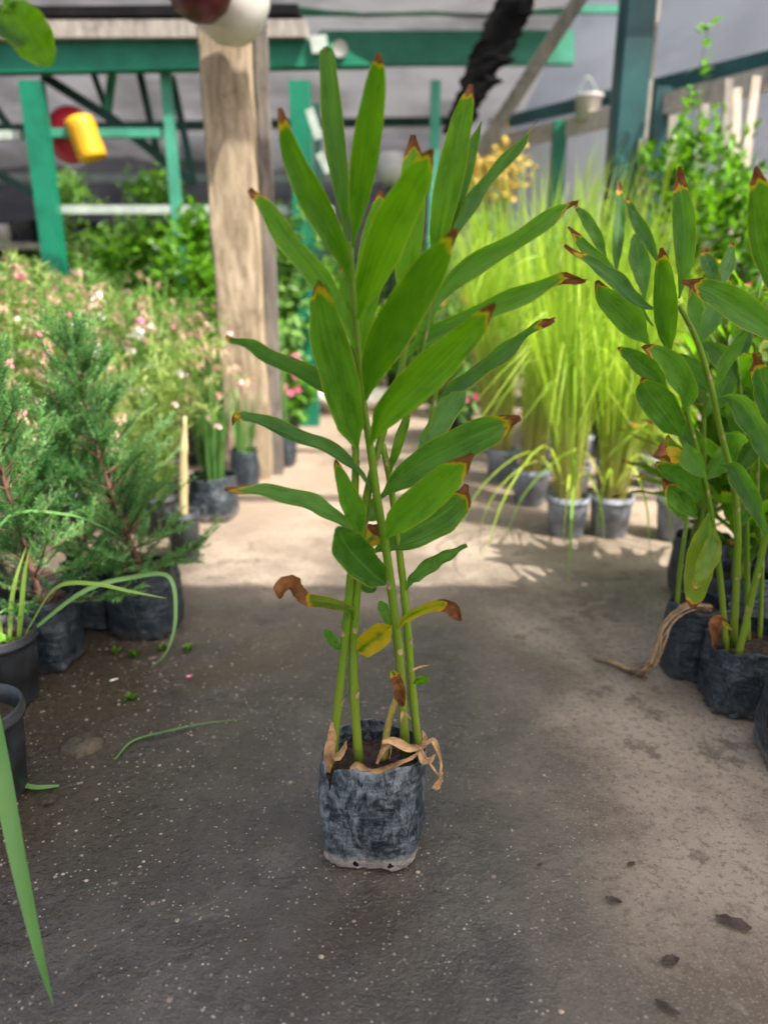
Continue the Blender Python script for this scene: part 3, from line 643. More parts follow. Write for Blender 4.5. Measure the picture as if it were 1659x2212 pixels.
dryleaf([(915, 1615), (935, 1600), (950, 1625), (955, 1660), (946, 1705)], MY-.03, -.05, 14, 220)
dryleaf([(905, 1625), (920, 1640), (940, 1628)], MY-.05, -.01, 22, 60)
dryleaf([(938, 1705), (945, 1690), (955, 1668)], MY-.08, 0, 18, 60)
dryleaf([(815, 1650), (830, 1615), (846, 1612), (842, 1640)], MY-.02, 0, 12, 120)
dryleaf([(902, 1625), (915, 1600), (912, 1578)], MY-.01, 0, 16, 30, 'sheath')
dryleaf([(866, 1560), (872, 1535), (890, 1555)], MY-.02, 0, 8, 60)
dryleaf([(885, 1450), (905, 1440), (928, 1436)], MY+.0, .0, 6, 20)
# ------------------------------------------------------------------ ginger plants in bags on the right
def bagplace(xl, xr, yb):
    """centre and width of a bag from its left/right edges and front foot in the 1659 frame"""
    p = G((xl+xr)/2, yb); wd = (xr-xl)*mpp(p+V((0, .05, .1))); return V((p.x*(1+.5*wd/p.y), p.y+wd*.5, 0)), wd
def autoginger(parent, c, h, lean, seed, nl=9, W=.055, L=.24, zs=.15, r0=.007, soil=.17):
    random.seed(seed); top = c+V((lean[0], lean[1], h)); mid = c.lerp(top, .5)+V((lean[0]*-.2, 0, 0))
    pts = [V((c.x, c.y, soil)), mid, top]; stem(parent, pts, r0, .0035, None, 7, 20); cs = spline(pts, 40)
    az = U(0, 6.28)
    for k in range(nl):
        u = zs+(1-zs)*k/(nl-1)*.98; b = cs[int(u*39)]; a = az+k*pi+U(-.5, .5); el = U(.35, .8)+.5*u; LL = L*U(.75, 1.1)*(.7+.5*sin(pi*min(1, u+.1)))
        d = V((cos(a)*cos(el), sin(a)*cos(el), sin(el))); dn = V((cos(a), sin(a), 0))
        droop = U(.05, .28)
        leaf(parent, [b, b+d*LL*.4, b+d*LL*.75+dn*LL*.06-V((0, 0, droop*LL*.25)), b+d*LL*.98+dn*LL*.14-V((0, 0, droop*LL*.7))], W*U(.8, 1.15), U(-25, 25), U(.12, .4), U(.86, .97), U(0, .15), U(.15, .95), nref=(V((0, 0, 1))-dn*.3), n=20, m=6)
GR = 'ginger plants in bags along the right side'
cB, wB = bagplace(1503, 1672, 1562)
gb = thing('potted_ginger_plant', 'ginger plant in a squat black grow bag, leaves crossing beside the bare concrete', 'plant', cB, GR)
bag(gb, cB, wB*.93, wB*1.0, .185, M['bag_dark'], 21, (radians(200), .2, .02), .80, 88, .08, -.01, .3, 1.6)
BY = cB.y
for px, y0, y1, r0 in (([(1583, 1405), (1590, 1250), (1593, 1146), (1583, 1042), (1573, 998), (1556, 932), (1536, 839), (1506, 739), (1467, 660)], 0, -.05, .0085),
                       ([(1569, 1410), (1555, 1250), (1541, 1146), (1524, 1052), (1500, 955), (1477, 872), (1465, 820)], -.02, -.06, .0075),
                       ([(1590, 1430), (1628, 1267), (1652, 1163), (1680, 1050), (1690, 950)], -.03, -.05, .0085),
                       ([(1614, 1395), (1612, 1200), (1607, 1007), (1600, 880), (1590, 770)], .04, .06, .0075),
                       ([(1640, 1390), (1645, 1200), (1635, 1060), (1640, 900)], .05, .08, .006)):
    m_ = len(px); stem(gb, [P(x, y, BY+y0+(y1-y0)*i/(m_-1)) for i, (x, y) in enumerate(px)], r0, r0*.6, None, 7)
RV = [([(1446, 772), (1440, 720), (1436, 650), (1432, 580), (1428, 535)], -.07, -.06, 54, 0, dict(hue=.1, tip=.88)),
 ([(1466, 645), (1478, 570), (1477, 480), (1470, 420), (1467, 360)], -.02, .0, 52, 0, dict(hue=.45, tip=.84)),
 ([(1720, 770), (1660, 712), (1573, 655), (1520, 625), (1470, 610)], -.06, -.08, 68, 15, dict(hue=.3, tip=.84)),
 ([(1402, 745), (1375, 712), (1340, 672), (1305, 640), (1287, 606)], -.02, -.03, 66, 5, dict(hue=.35, tip=.93)),
 ([(1420, 672), (1374, 653), (1330, 610), (1280, 572), (1217, 532)], -.06, -.05, 34, 40, dict(hue=.7, tip=.90, fold=.4)),
 ([(1410, 705), (1360, 645), (1307, 587), (1262, 535), (1226, 490)], -.01, .0, 38, 25, dict(hue=.35, tip=.90)),
 ([(1330, 600), (1332, 530), (1338, 450), (1336, 390)], .22, .2, 28, 10, dict(hue=.4, tip=.86)),
 ([(1425, 575), (1398, 520), (1370, 470), (1354, 426)], .12, .1, 30, 10, dict(hue=.4, tip=.93)),
 ([(1312, 565), (1290, 520), (1262, 470), (1241, 444)], .12, .1, 28, 15, dict(hue=.15, tip=.97)),
 ([(1392, 650), (1386, 590), (1376, 545), (1370, 505)], .1, .1, 46, 0, dict(hue=.6, tip=1.2)),
 ([(1442, 842), (1415, 812), (1388, 790), (1360, 768), (1333, 752)], -.01, -.03, 50, 10, dict(hue=.4, tip=.97)),
 ([(1472, 942), (1448, 908), (1422, 872), (1400, 845), (1384, 815)], -.03, -.05, 74, 0, dict(hue=.4, tip=.97, prof=OVAL)),
 ([(1478, 890), (1482, 850), (1455, 800), (1420, 765), (1384, 750)], -.06, -.06, 56, 20, dict(hue=.25, tip=.90)),
 ([(1552, 858), (1590, 862), (1626, 905), (1650, 960), (1672, 1030)], -.04, -.12, 52, 30, dict(hue=1, tip=.97)),
 ([(1537, 852), (1505, 815), (1475, 785), (1452, 765)], -.02, -.02, 48, 20, dict(hue=.75, tip=1.2)),
 ([(1510, 1022), (1480, 995), (1445, 985), (1410, 987)], -.04, -.04, 46, 30, dict(hue=.2, tip=.72, yel=1, fold=.4, crump=1.8, prof=CRUM)),
 ([(1522, 1082), (1490, 1055), (1450, 1025), (1415, 1000)], -.02, -.03, 64, 5, dict(hue=.4, tip=.97)),
 ([(1506, 1122), (1480, 1090), (1450, 1060), (1430, 1032)], -.03, -.03, 46, 0, dict(hue=.35, tip=.80)),
 ([(1530, 1108), (1522, 1160), (1510, 1230), (1500, 1285), (1495, 1313)], -.06, -.05, 62, 5, dict(hue=.3, tip=.92, yel=.25, fold=.4)),
 ([(1540, 1140), (1535, 1180), (1515, 1230), (1500, 1275)], -.08, -.06, 44, -25, dict(hue=.45, tip=.97, yel=.2)),
 ([(1555, 1004), (1585, 1012), (1611, 1052), (1635, 1100), (1653, 1154)], -.04, -.08, 46, 20, dict(hue=1, tip=1.2)),
 ([(1542, 622), (1535, 590), (1525, 560), (1520, 535)], .12, .1, 34, 10, dict(hue=.7, tip=.85)),
 ([(1553, 628), (1563, 590), (1574, 555), (1580, 526)], .08, .1, 32, 20, dict(hue=.6, tip=.97)),
 ([(1545, 840), (1560, 790), (1590, 745), (1614, 708)], -.03, .0, 32, 20, dict(hue=.3, tip=1.2)),
 ([(1700, 700), (1665, 560), (1645, 450), (1632, 358)], -.42, -.05, 76, 0, dict(hue=.1, tip=.90)),
 ([(1700, 960), (1670, 890), (1645, 820), (1625, 765)], -.1, -.1, 62, 10, dict(hue=.8, tip=.85)),
 ([(1700, 1010), (1660, 960), (1630, 900), (1600, 870)], -.02, -.02, 60, 10, dict(hue=.55, tip=1.2)),
 ([(1600, 830), (1570, 790), (1545, 760), (1520, 740)], .05, .05, 50, 10, dict(hue=.8, tip=1.2)),
 ([(1585, 1040), (1610, 990), (1630, 960), (1650, 930)], .0, .0, 44, 10, dict(hue=.7, tip=.95)),
 ([(1480, 955), (1490, 985), (1505, 1010), (1520, 1030)], -.05, -.05, 50, 10, dict(hue=.4, tip=1.2)),
 ([(1580, 1360), (1550, 1340), (1545, 1370), (1540, 1400)], -.06, -.02, 30, 10, dict(hue=.2, tip=.2, yel=1, crump=1.6)),
 ([(1592, 1150), (1605, 1110), (1620, 1080), (1632, 1060)], .02, .02, 40, 10, dict(hue=.6, tip=1.2)),
 ([(1556, 935), (1590, 950), (1600, 990), (1605, 1020)], .03, .03, 56, 20, dict(hue=.5, tip=1.2)),
 ([(1506, 745), (1530, 700), (1545, 660), (1560, 640)], .03, .03, 44, 10, dict(hue=.75, tip=1.2))]
for px, yo, dY, W, roll, k in RV:
    k['hue'] = min(1, k['hue']+.22); pxleaf(gb, px, BY+yo, dY, W, roll, **k)
random.seed(5)
cA, wA = bagplace(1424, 1545, 1478)
ga = thing('potted_ginger_plant', 'thin-stemmed ginger plant in the grow bag that has dry roots trailing over its rim', 'plant', cA, GR)
bag(ga, cA, wA*.95, wA, .20, M['bag_dark'], 33, None, .85, 80, .05, 0, .45)
stem(ga, [P(1460, 1325, cA.y), P(1470, 1215, cA.y), P(1482, 1129, cA.y), P(1490, 1040, cA.y+.02)], .0065, .004, None, 4)
stem(ga, [P(1500, 1325, cA.y+.04), P(1505, 1200, cA.y+.04), P(1520, 1080, cA.y+.04), P(1520, 900, cA.y+.05), P(1530, 750, cA.y+.06)], .0065, .004, None, 6)
for px, W, hu in (([(1490, 1045), (1470, 1010), (1455, 980), (1440, 940)], 44, .5), ([(1482, 1130), (1465, 1100), (1452, 1080), (1448, 1060)], 36, .4), ([(1520, 1000), (1495, 960), (1480, 930), (1462, 880)], 50, .7),
                  ([(1522, 900), (1550, 860), (1570, 820), (1585, 770)], 50, .6), ([(1528, 780), (1510, 720), (1500, 670), (1492, 620)], 46, .8), ([(1515, 1040), (1545, 1010), (1565, 980), (1580, 940)], 46, .5)):
    pxleaf(ga, px, cA.y+.03, .02, W, 10, hue=hu, tip=.95)
mb = MB(); random.seed(8)                                    # dry roots / tie trailing over the rim
for k in range(11):
    j = lambda s: V((U(-s, s), U(-s, s), U(-s, s)))
    a = P(1530, 1315, cA.y-.04)+j(.008)
    mb.tube(spline([a, P(1485, 1312, cA.y-.075)+j(.010), P(1440, 1345, cA.y-.105)+j(.012), P(1418, 1400, cA.y-.115)+j(.013), P(1402, 1445, cA.y-.12)+j(.012), G(1372+U(-25, 20), 1448+U(-8, 16), .006)], 18), U(.0015, .0035), 5)
for k in range(4):
    mb.tube(spline([G(1395+U(-5, 5), 1462, .008), G(1350, 1440+U(-5, 5), .014), G(1310, 1425+U(-4, 4), .012), G(1282+U(-6, 8), 1418+U(-4, 6), .008)], 12), [.004-.0002*i for i in range(12)], 5)
mb.build('trailing_roots', M['twig'], ga)
cC, wC = bagplace(1628, 1800, 1700)
gc = thing('potted_ginger_plant', 'ginger plant in a dusty grow bag standing before the squat black one', 'plant', cC, GR)
bag(gc, cC, wC*.93, wC, .20, M['bag_mid'], 45, None, .82, 80, .06, .01, .5)
autoginger(gc, cC+V((.04, .0, 0)), .8, (.22, -.05), 3, 7); autoginger(gc, cC+V((.05, .04, 0)), .7, (.3, .05), 4, 6)
for i, (x, y, sd_, hh, lb) in enumerate(((1600, 1400, 61, .92, 'leafy ginger plant in a black bag behind the squat bag'), (1525, 1305, 62, .98, 'leafy ginger plant at the back of the bagged ginger plants'), (1655, 1320, 63, 1.0, 'leafy ginger plant near the trellis at the end of the bagged gingers'))):
    c = G(x, y)+V((0, .08, 0)); q = thing('potted_ginger_plant', lb, 'plant', c, GR)
    bag(q, c, .16, .17, .2, M['bag_dark'], 70+i, None, .83, 48, .05)
    for k in range(5): autoginger(q, c+V((U(-.04, .04), U(-.04, .04), 0)), hh*U(.75, 1.05), (U(-.14, .12), U(-.05, .05)), sd_*10+k, 13, .056, .30)
# pale rubble block behind the bags
c = G(1590, 1290); mb = MB(); mb.box(c+V((.02, .12, .05)), (.16, .12, .10), Matrix.Rotation(.3, 3, 'Z')); o = mb.build('concrete_block', M['rough'], None, False)
o.modifiers.new('bv', 'BEVEL').width = .012; tag(o, 'pale broken concrete block lying among the ginger bags', 'block')

# ------------------------------------------------------------------ grasses, conifers, shrubs
def tuft(mb, c, n, h, spread, W, seed, z0, arch=.5, lean=(0, 0)):
    rn = random.Random(seed)
    for k in range(n):
        a = rn.uniform(0, 6.28); r = rn.random()**.6; hh = h*rn.uniform(.55, 1.05); s = spread*rn.uniform(.25, 1)
        d = V((cos(a), sin(a), 0)); b = c+d*(.05*r)+V((0, 0, z0)); ar = arch*rn.random()**2
        tip = b+d*s*(.6+ar)+V((lean[0]*hh, lean[1]*hh, hh*(1-ar*.75)))
        m1 = b+d*s*.14+V((lean[0]*hh*.3, 0, hh*.42)); m2 = b+d*s*.42+V((lean[0]*hh*.65, 0, hh*(.82-.08*ar)))
        mb.blade(spline([b, m1, m2, tip], 8), W*rn.uniform(.6, 1.2), d+V((0, 0, .6)), (rn.random(), 0, 0, 1))
GG = 'tall grasses in grey pots along the right side'
rows_ = [(1232, 1168, .1, 'tall yellow-green grass in the grey pot beside the pot with a red stem', 1.15), (1327, 1168, .1, 'tall yellow-green grass with one red stem base in a grey pot', 1.1), (1475, 1178, .1, 'short sparse grass in a pale grey pot next to the ginger bags', .7)]
HG = (1.3, 1.45, 1.35, 1.2, 1.5, 1.4, 1.45, 1.25, 1.5)
for k, (x, y) in enumerate(((1150, 1098), (1088, 1045), (1240, 1085), (1330, 1080), (1160, 1020), (1060, 985), (1250, 1010), (1420, 1060), (1350, 1000))):
    rows_.append((x, y, .1, 'tall yellow-green grass in a grey pot behind the front grass pots', HG[k]))
for k, (x, y, rr, lb, hh) in enumerate(rows_):
    p = G(x, y)+V((0, .085, 0)); g_ = thing('potted_grass', lb, 'grass', p, GG)
    pot(g_, p, .068, .083, .165, M['potgrey'])
    mb = MB(); tuft(mb, p, 190 if k < 2 else (45 if k == 2 else 150), hh, .44 if k != 2 else .34, .0085, 100+k, .13, .9, ((.06 if k % 2 else -.10), 0)); mb.build('grass_blades', M['grass'], g_, True, 'stuff')
    if k == 1:
        mb = MB()
        for j in range(3): mb.tube(spline([p+V((-.01+.012*j, -.03, .13)), p+V((-.012+.012*j, -.03, .22)), p+V((-.016+.018*j, -.03, .32))], 6), [.009, .008, .007, .006, .005, .003], 6)
        mb.build('red_stem', M['palepink'], g_)
    if k < 2:
        mb = MB(); rn = random.Random(40+k)
        for j in range(7):
            a = rn.uniform(-2.9, -.5); d = V((cos(a), sin(a), 0)); b = p+V((0, 0, .14)); L = rn.uniform(.3, .6)
            mb.blade(spline([b, b+d*L*.4+V((0, 0, L*.45)), b+d*L*.9+V((0, 0, L*.25)), b+d*L*1.15+V((0, 0, -.08))], 12), .010, V((0, 0, 1)), (rn.random(), .8, 0, 1))
        mb.build('drooping_blades', M['grass'], g_, True, 'stuff')

def conifer(parent, c, h, rad, seed, z0, lean, dens=1.0):
    rn = random.Random(seed); base = c+V((0, 0, z0)); top = c+V((lean[0], lean[1], h))
    tr = spline([base, base.lerp(top, .5)+V((lean[0]*.15, 0, 0)), top], 16)
    mb = MB(); mb.tube(tr, [.010-.0005*i for i in range(16)], 6); fo = MB()
    def spray(p, d, L, a):
        up = V((0, 0, 1)); s = d.cross(up); s = s.normalized() if s.length > .01 else V((1, 0, 0)); pl = s.cross(d)
        m = max(4, int(L/.0075*dens))
        for i in range(m):
            t = (i+.5)/m; q = p+d*L*t+V((0, 0, .12*L*t*t))
            for sg in (-1, 1):
                nd = (d*.75+s*sg*rn.uniform(.5, 1)+pl*rn.uniform(-.7, .9)).normalized(); fo.card(q, nd, pl, rn.uniform(.012, .024)*(1.15-t*.5), .0040, (a*rn.uniform(.5, 1.3), t, 0, 1))
            fo.card(q, (d+pl*rn.uniform(-.6, .6)).normalized(), s, .018, .0036, (a, t, 0, 1))
    nb = int(95*h)
    for k in range(nb):
        u = (k+.3)/nb; p = tr[min(15, int(u*15.9))]; az = k*2.4+rn.uniform(-.4, .4); L = rad*(1-u)**.6*rn.uniform(.6, 1.15)+.05; el = rn.uniform(.15, .75)+.6*u
        d = V((cos(az)*cos(el), sin(az)*cos(el), sin(el))); e = p+d*L; mb.tube([p, p.lerp(e, .5), e], [.003, .002, .001], 4, cap=False)
        a = rn.random()
        for j in range(int(3+L*26)):
            t = rn.uniform(.2, 1); q = p.lerp(e, t); dd = (d+V((rn.uniform(-.8, .8), rn.uniform(-.8, .8), rn.uniform(-.2, .7)))).normalized(); spray(q, dd, rn.uniform(.05, .10)*(1.1-.3*t), min(1, a*.7+.3*rn.random()))
        spray(p.lerp(e, .5), d, L*.5+.03, a)
    mb.build('trunk', M['trunk'], parent); fo.build('foliage', M['conifer'], parent, False, 'stuff')
for k, (xl, xr, yb, hh, lean, lb) in enumerate(((256, 397, 1386, .76, (-.14, .05), 'slim conifer in the dark grow bag that stands closest to the aisle'), (55, 182, 1458, .72, (-.07, .0), 'bushy conifer in the grow bag beside the ribbed pot'), (172, 245, 1358, .56, (-.05, .05), 'low conifer in the bag squeezed behind two other conifers'))):
    c, wd = bagplace(xl, xr, yb); wd = max(wd, .14); q = thing('potted_conifer', lb, 'conifer', c, 'conifers in grow bags')
    bag(q, c, wd*.93, wd, .20, M['bag_dark'], 90+k, None, .85, 72, .05, 0, .4, 1.4); conifer(q, c, hh*1.06, .21 if k != 2 else .17, 7+k, .16, lean)
q = thing('potted_conifer', 'dense conifer at the back of the bagged conifers', 'conifer', G(-40, 1330), 'conifers in grow bags'); c = G(-40, 1330)
bag(q, c, .15, .16, .2, M['bag_dark'], 95, None, .85, 48); conifer(q, c, .85, .26, 21, .16, (.02, 0))

def bushmesh(parent, c, h, rx, rz, n, L, W, seed, m, z0=.1, nb=9, lump=.45, name='foliage'):
    rn = random.Random(seed); fo = MB(); st = MB(); cc = c+V((0, 0, h-rz)); cl = []
    for k in range(nb*3):
        d = V((rn.gauss(0, 1), rn.gauss(0, 1), rn.gauss(0, 1))).normalized()*rn.uniform(.35, 1)
        cl.append(cc+V((d.x*rx, d.y*rx, d.z*rz)))
    for k in range(nb):
        e = cl[k*3]; st.tube(spline([c+V((rn.uniform(-.02, .02), rn.uniform(-.02, .02), z0)), c.lerp(e, .5)+V((0, 0, .1)), e], 8), [.010-.001*i for i in range(8)], 5, cap=False)
    for i in range(n):
        q = rn.choice(cl); s = rx*lump*.75; p = q+V((rn.gauss(0, s*.5), rn.gauss(0, s*.5), rn.gauss(0, s*.5)))
        o = (p-cc).normalized(); d = (o+V((rn.uniform(-1, 1), rn.uniform(-1, 1), rn.uniform(-.7, .6)))).normalized()
        nr = (V((0, 0, 1))+o*.6+V((rn.uniform(-.6, .6), rn.uniform(-.6, .6), 0))); nr = (nr-d*nr.dot(d)).normalized()
        fo.card(p, d, nr, L*rn.uniform(.6, 1.2), W*rn.uniform(.7, 1.2), (rn.random(), 0, 0, 1))
    st.build('stem', M['trunk'], parent); fo.build(name, m, parent, False, 'stuff')
def shrub(px, Y, h, rx, rz, n, L, W, seed, m, label, group='shrubs in pots at the back', pm='pot'):
    x = P(px, 600, Y).x; c = V((x, Y, 0)); q = thing('potted_shrub', label, 'shrub', c, group)
    pot(q, c, .10, .12, .22, M[pm]); bushmesh(q, c, h, rx, rz, n, L, W, seed, M[m], .18); return q
shrub(330, 5.6, 1.62, .46, .68, 3400, .075, .045, 1, 'bush', 'glossy green shrub standing behind the green frame post')
shrub(215, 6.0, 1.70, .42, .60, 2400, .06, .035, 2, 'bushpale', 'pale-leaved shrub reaching up toward the yellow jug')
shrub(440, 4.7, 1.40, .36, .62, 2800, .07, .045, 3, 'bush', 'dark glossy shrub beside the timber post')
shrub(612, 5.2, 1.45, .38, .6, 2400, .075, .045, 4, 'bushpale', 'pale green shrub just past the timber post')
shrub(700, 5.8, 1.05, .42, .5, 2200, .08, .05, 5, 'bush', 'dark shrub in the shade behind the white stones')
shrub(560, 6.6, 1.5, .5, .5, 1800, .07, .04, 6, 'bushpale', 'loose shrub under the foot of the grey net')
shrub(860, 6.8, 1.35, .45, .5, 1800, .07, .04, 12, 'bushpale', 'light shrub beneath the white round pot')
shrub(1000, 6.2, 1.55, .5, .65, 2400, .06, .03, 13, 'bushpale', 'airy shrub behind the tall grasses')
shrub(30, 6.6, 1.1, .5, .45, 1400, .06, .035, 15, 'bush', 'low dark shrub by the pale rails')
shrub(1180, 5.8, 1.35, .5, .6, 2200, .06, .025, 16, 'bushpale', 'fine-leaved shrub before the pale side rail')
for i, (px, Y, h, sd_, lb) in enumerate(((1500, 4.25, 1.75, 31, 'leafy vine climbing the middle slats of the trellis'), (1600, 4.1, 1.45, 32, 'leafy vine at the end of the trellis'), (1420, 4.35, 1.5, 33, 'leafy vine next to the teal post'))):
    c = V((P(px, 500, Y).x, Y, 0)); q = thing('climbing_vine', lb, 'vine', c, 'vines on the trellis'); bushmesh(q, c, h, .34, .72, 2200, .07, .045, sd_, M['bush'], 0, 12, .5)
c = V((P(1500, 200, 4.3).x, 4.3, 0)); mb = MB(); rn = random.Random(3); q = thing('vine_shoot', 'lone thin vine shoot rising above the trellis against the pale net', 'vine', c)
pts = spline([c+V((0, 0, 1.2)), P(1490, 300, 4.3), P(1505, 180, 4.3), P(1530, 60, 4.3)], 24); mb.tube(pts, [.004-.0001*i for i in range(24)], 5); mb.build('stem', M['bush'], q)
mb = MB()
for i in range(46):
    p = rn.choice(pts[4:]); d = V((rn.uniform(-1, 1), rn.uniform(-1, 1), rn.uniform(-.5, .8))).normalized(); mb.card(p+d*.02, d, V((0, -.3, 1)).normalized(), .07, .045, (rn.random(), 0, 0, 1))
mb.build('leaves', M['bush'], q, False, 'stuff')

# feathery flowering plants on the left
def feathery(px, py, h, seed, label, flower, nst=46, spread=.42, plume=True):
    rn = random.Random(seed); c = G(px, py); q = thing('feathery_plant', label, 'plant', c, 'feathery flowering plants on the left')
    pot(q, c, .075, .09, .17, M['pot']); st = MB(); pl = MB(); fl = MB(); lf = MB()
    for k in range(nst):
        a = rn.uniform(0, 6.28); d = V((cos(a), sin(a), 0)); s = spread*rn.uniform(.2, 1); hh = h*rn.uniform(.6, 1.05)
        b = c+d*.03+V((0, 0, .14)); e = b+d*s+V((0, 0, hh*rn.uniform(.72, .9)-.1)); pts = spline([b, b+d*s*.2+V((0, 0, hh*.45)), b+d*s*.6+V((0, 0, hh*.8)), e], 10)
        st.blade(pts, .006, d+V((0, 0, .5)), (rn.random(), 0, 0, 1))
        for i in range(34):
            p = rn.choice(pts[1:8]); dd = V((rn.uniform(-1, 1), rn.uniform(-1, 1), rn.uniform(-.1, 1))).normalized(); lf.card(p, dd, V((0, 0, 1)), rn.uniform(.03, .075), .007, (rn.random(), 0, 0, 1))
        if plume and rn.random() < .33:
            for i in range(40):
                p = pts[rn.randint(6, 9)]; dd = (pts[9]-pts[6]).normalized()+V((rn.uniform(-.7, .7), rn.uniform(-.7, .7), rn.uniform(-.5, .6))); pl.card(p, dd.normalized(), V((0, 0, 1)), .045, .0055, (rn.random(), 0, 0, 1))
        if rn.random() < flower[1]:
            p = pts[9]
            for i in range(7):
                dd = V((rn.uniform(-1, 1), rn.uniform(-1, 1), rn.uniform(-.3, 1))).normalized(); fl.card(p, dd, V((dd.y, -dd.x, .5)).normalized(), flower[2], flower[2]*.8, (0, 0, 0, 1))
    st.build('stems', M['feather'], q, True, 'stuff'); lf.build('leaves', M['feather'] if seed % 2 else M['bushpale'], q, False, 'stuff')
    if pl.v: pl.build('plumes', M['straw'], q, False, 'stuff')
    if fl.v: fl.build('flowers', M[flower[0]], q, False, 'stuff')
for k, (x, y, h, lb, fl) in enumerate(((60, 1180, 1.0, 'tall feathery plant with pink blossoms beside the green frame post', ('pink', .5, .022)), (170, 1140, .95, 'arching feathery plant with straw plumes and pink blossoms', ('pink', .35, .020)),
     (270, 1110, .92, 'feathery plant carrying large white blossoms', ('white', .35, .034)), (350, 1150, .70, 'low feathery plant beside the cream cane', ('palepink', .3, .018)), (360, 1060, .95, 'plume grass leaning toward the timber post', ('palepink', .3, .02)),
     (110, 1060, 1.05, 'feathery plant with pale pink blossom spikes at the back', ('palepink', .5, .03)), (230, 1040, 1.0, 'feathery plant with white and pink blossoms behind the others', ('palepink', .4, .03)), (430, 1000, .80, 'wispy plant with tiny pink blossoms against the timber post', ('pink', .25, .018)), (10, 1060, .95, 'feathery plant with pink blossoms half hidden by the conifers', ('pink', .4, .022)))):
    feathery(x, y, h*1.06, 50+k, lb, fl, 52, .46)
# grass pot, cane pot and bags near the timber post
def grassbag(xl, xr, yb, label, h, n, m, bm, sp=.14, cane=False):
    c, wd = bagplace(xl, xr, yb); q = thing('potted_grass', label, 'grass', c, 'small pots near the timber post'); bag(q, c, wd*.92, wd, .19, M[bm], xl, None, .85, 56, .05)
    mb = MB(); tuft(mb, c, n, h, sp, .012, xl, .15, .3); mb.build('grass_blades', M[m], q, True, 'stuff')
grassbag(418, 514, 1132, 'fresh green grass in a dusty black bag near the timber post', .52, 70, 'grassgreen', 'bag_mid')
grassbag(505, 560, 1060, 'short green grass in the small bag touching the timber post', .35, 30, 'grassgreen', 'bag_dark')
grassbag(585, 640, 1010, 'low grass in a black bag just past the timber post', .4, 40, 'grassgreen', 'bag_dark')
c, wd = bagplace(378, 430, 1218); q = thing('cane_pot', 'black pot holding a thick cream cane', 'pot', c); pot(q, c, .05, .058, .19, M['pot'])
mb = MB(); mb.tube(spline([c+V((0, 0, .12)), P(396, 1000, c.y), P(398, 960, c.y), P(400, 900, c.y)], 12), [.016, .016, .0155, .017, .015, .0145, .016, .014, .012, .010, .008, .006], 8); mb.build('cane', M['cream'], q)
tag(prism('green_tie', [(590, 885), (602, 885), (600, 965), (590, 965)], 4.1, .01, M['tape']), 'bright green ribbon hanging behind the timber post', 'ribbon')
# rows of pots in the far middle
rn = random.Random(77)
for k, (px, py, hh, rr, mm, fc) in enumerate(((615, 960, .6, .16, 'bush', 'pink'), (690, 880, .7, .25, 'bush', 'white'), (760, 870, .75, .25, 'bush', 'palepink'), (880, 880, .8, .25, 'bush', 'white'), (930, 870, .85, .28, 'bush', 'orange'), (1000, 900, .7, .22, 'bushpale', 'pink'), (985, 950, .5, .18, 'bushpale', 'pink'), (640, 900, .9, .25, 'bushpale', 'pink'))):
    c = G(px, py); q = thing('potted_flower', 'flowering plant with %s blossoms in a black pot %s' % ({'palepink': 'pale pink'}.get(fc, fc), ('past the timber post', 'left of the white stones beside the shrubs', 'behind the white stones', 'right behind the tall plant', 'at the far end of the aisle', 'beside the tall grasses', 'in front of the tall grasses', 'under the pale shrub')[k].replace('left of', 'near')), 'flower', c, 'flowering pots at the far end of the aisle')
    pot(q, c, .08, .10, .2, M['pot']); bushmesh(q, c, hh, rr, hh*.38, 700, .06, .035, 200+k, M[mm], .16, 6)
    mb = MB()
    for j in range(9):
        p = c+V((rn.uniform(-rr, rr), -rr*rn.uniform(.3, 1), hh*rn.uniform(.45, 1)))
        for i in range(7):
            d = V((rn.uniform(-1, 1), rn.uniform(-1, .3), rn.uniform(-.5, 1))).normalized(); mb.card(p, d, V((d.y, -d.x, .5)).normalized(), .035, .03, (0, 0, 0, 1))
    mb.build('blossoms', M[fc], q, False, 'stuff')
for k, (px, py, s, lb) in enumerate(((715, 893, .19, 'large white stone lying at the far end of the aisle'), (820, 893, .13, 'smaller white stone beside the large white stone'))):
    c = G(px, py); mb = MB(); rows = []
    for i in range(13):
        t = pi*i/12; rows.append([])
        for j in range(20):
            a = 2*pi*j/20; d = V((sin(t)*cos(a), sin(t)*sin(a), cos(t))); r = s*(1+.25*noise.noise(d*1.7+V((k*5, 0, 0)))+.08*noise.noise(d*5))
            rows[-1].append(c+V((d.x*r*1.2, d.y*r+.15, max(.0, d.z*r*.75+s*.6))))
    mb.grid(rows, None, None, True); tag(mb.build('white_stone', M['stone']), lb, 'stone')
c = V((P(845, 370, 6.5).x, 6.5, 0)); q = thing('round_white_pot', 'round white pot raised on a stand among the far shrubs', 'pot', c)
mb = MB(); mb.lathe(c, [(.001, 1.66), (.06, 1.67), (.11, 1.72), (.13, 1.80), (.12, 1.88), (.09, 1.92), (.08, 1.92), (.001, 1.88)], 24); mb.build('pot', M['potwhite'], q)
mb = MB(); mb.tube([c, c+V((0, 0, 1.68))], .03, 8); mb.build('stand', M['greendark'], q)
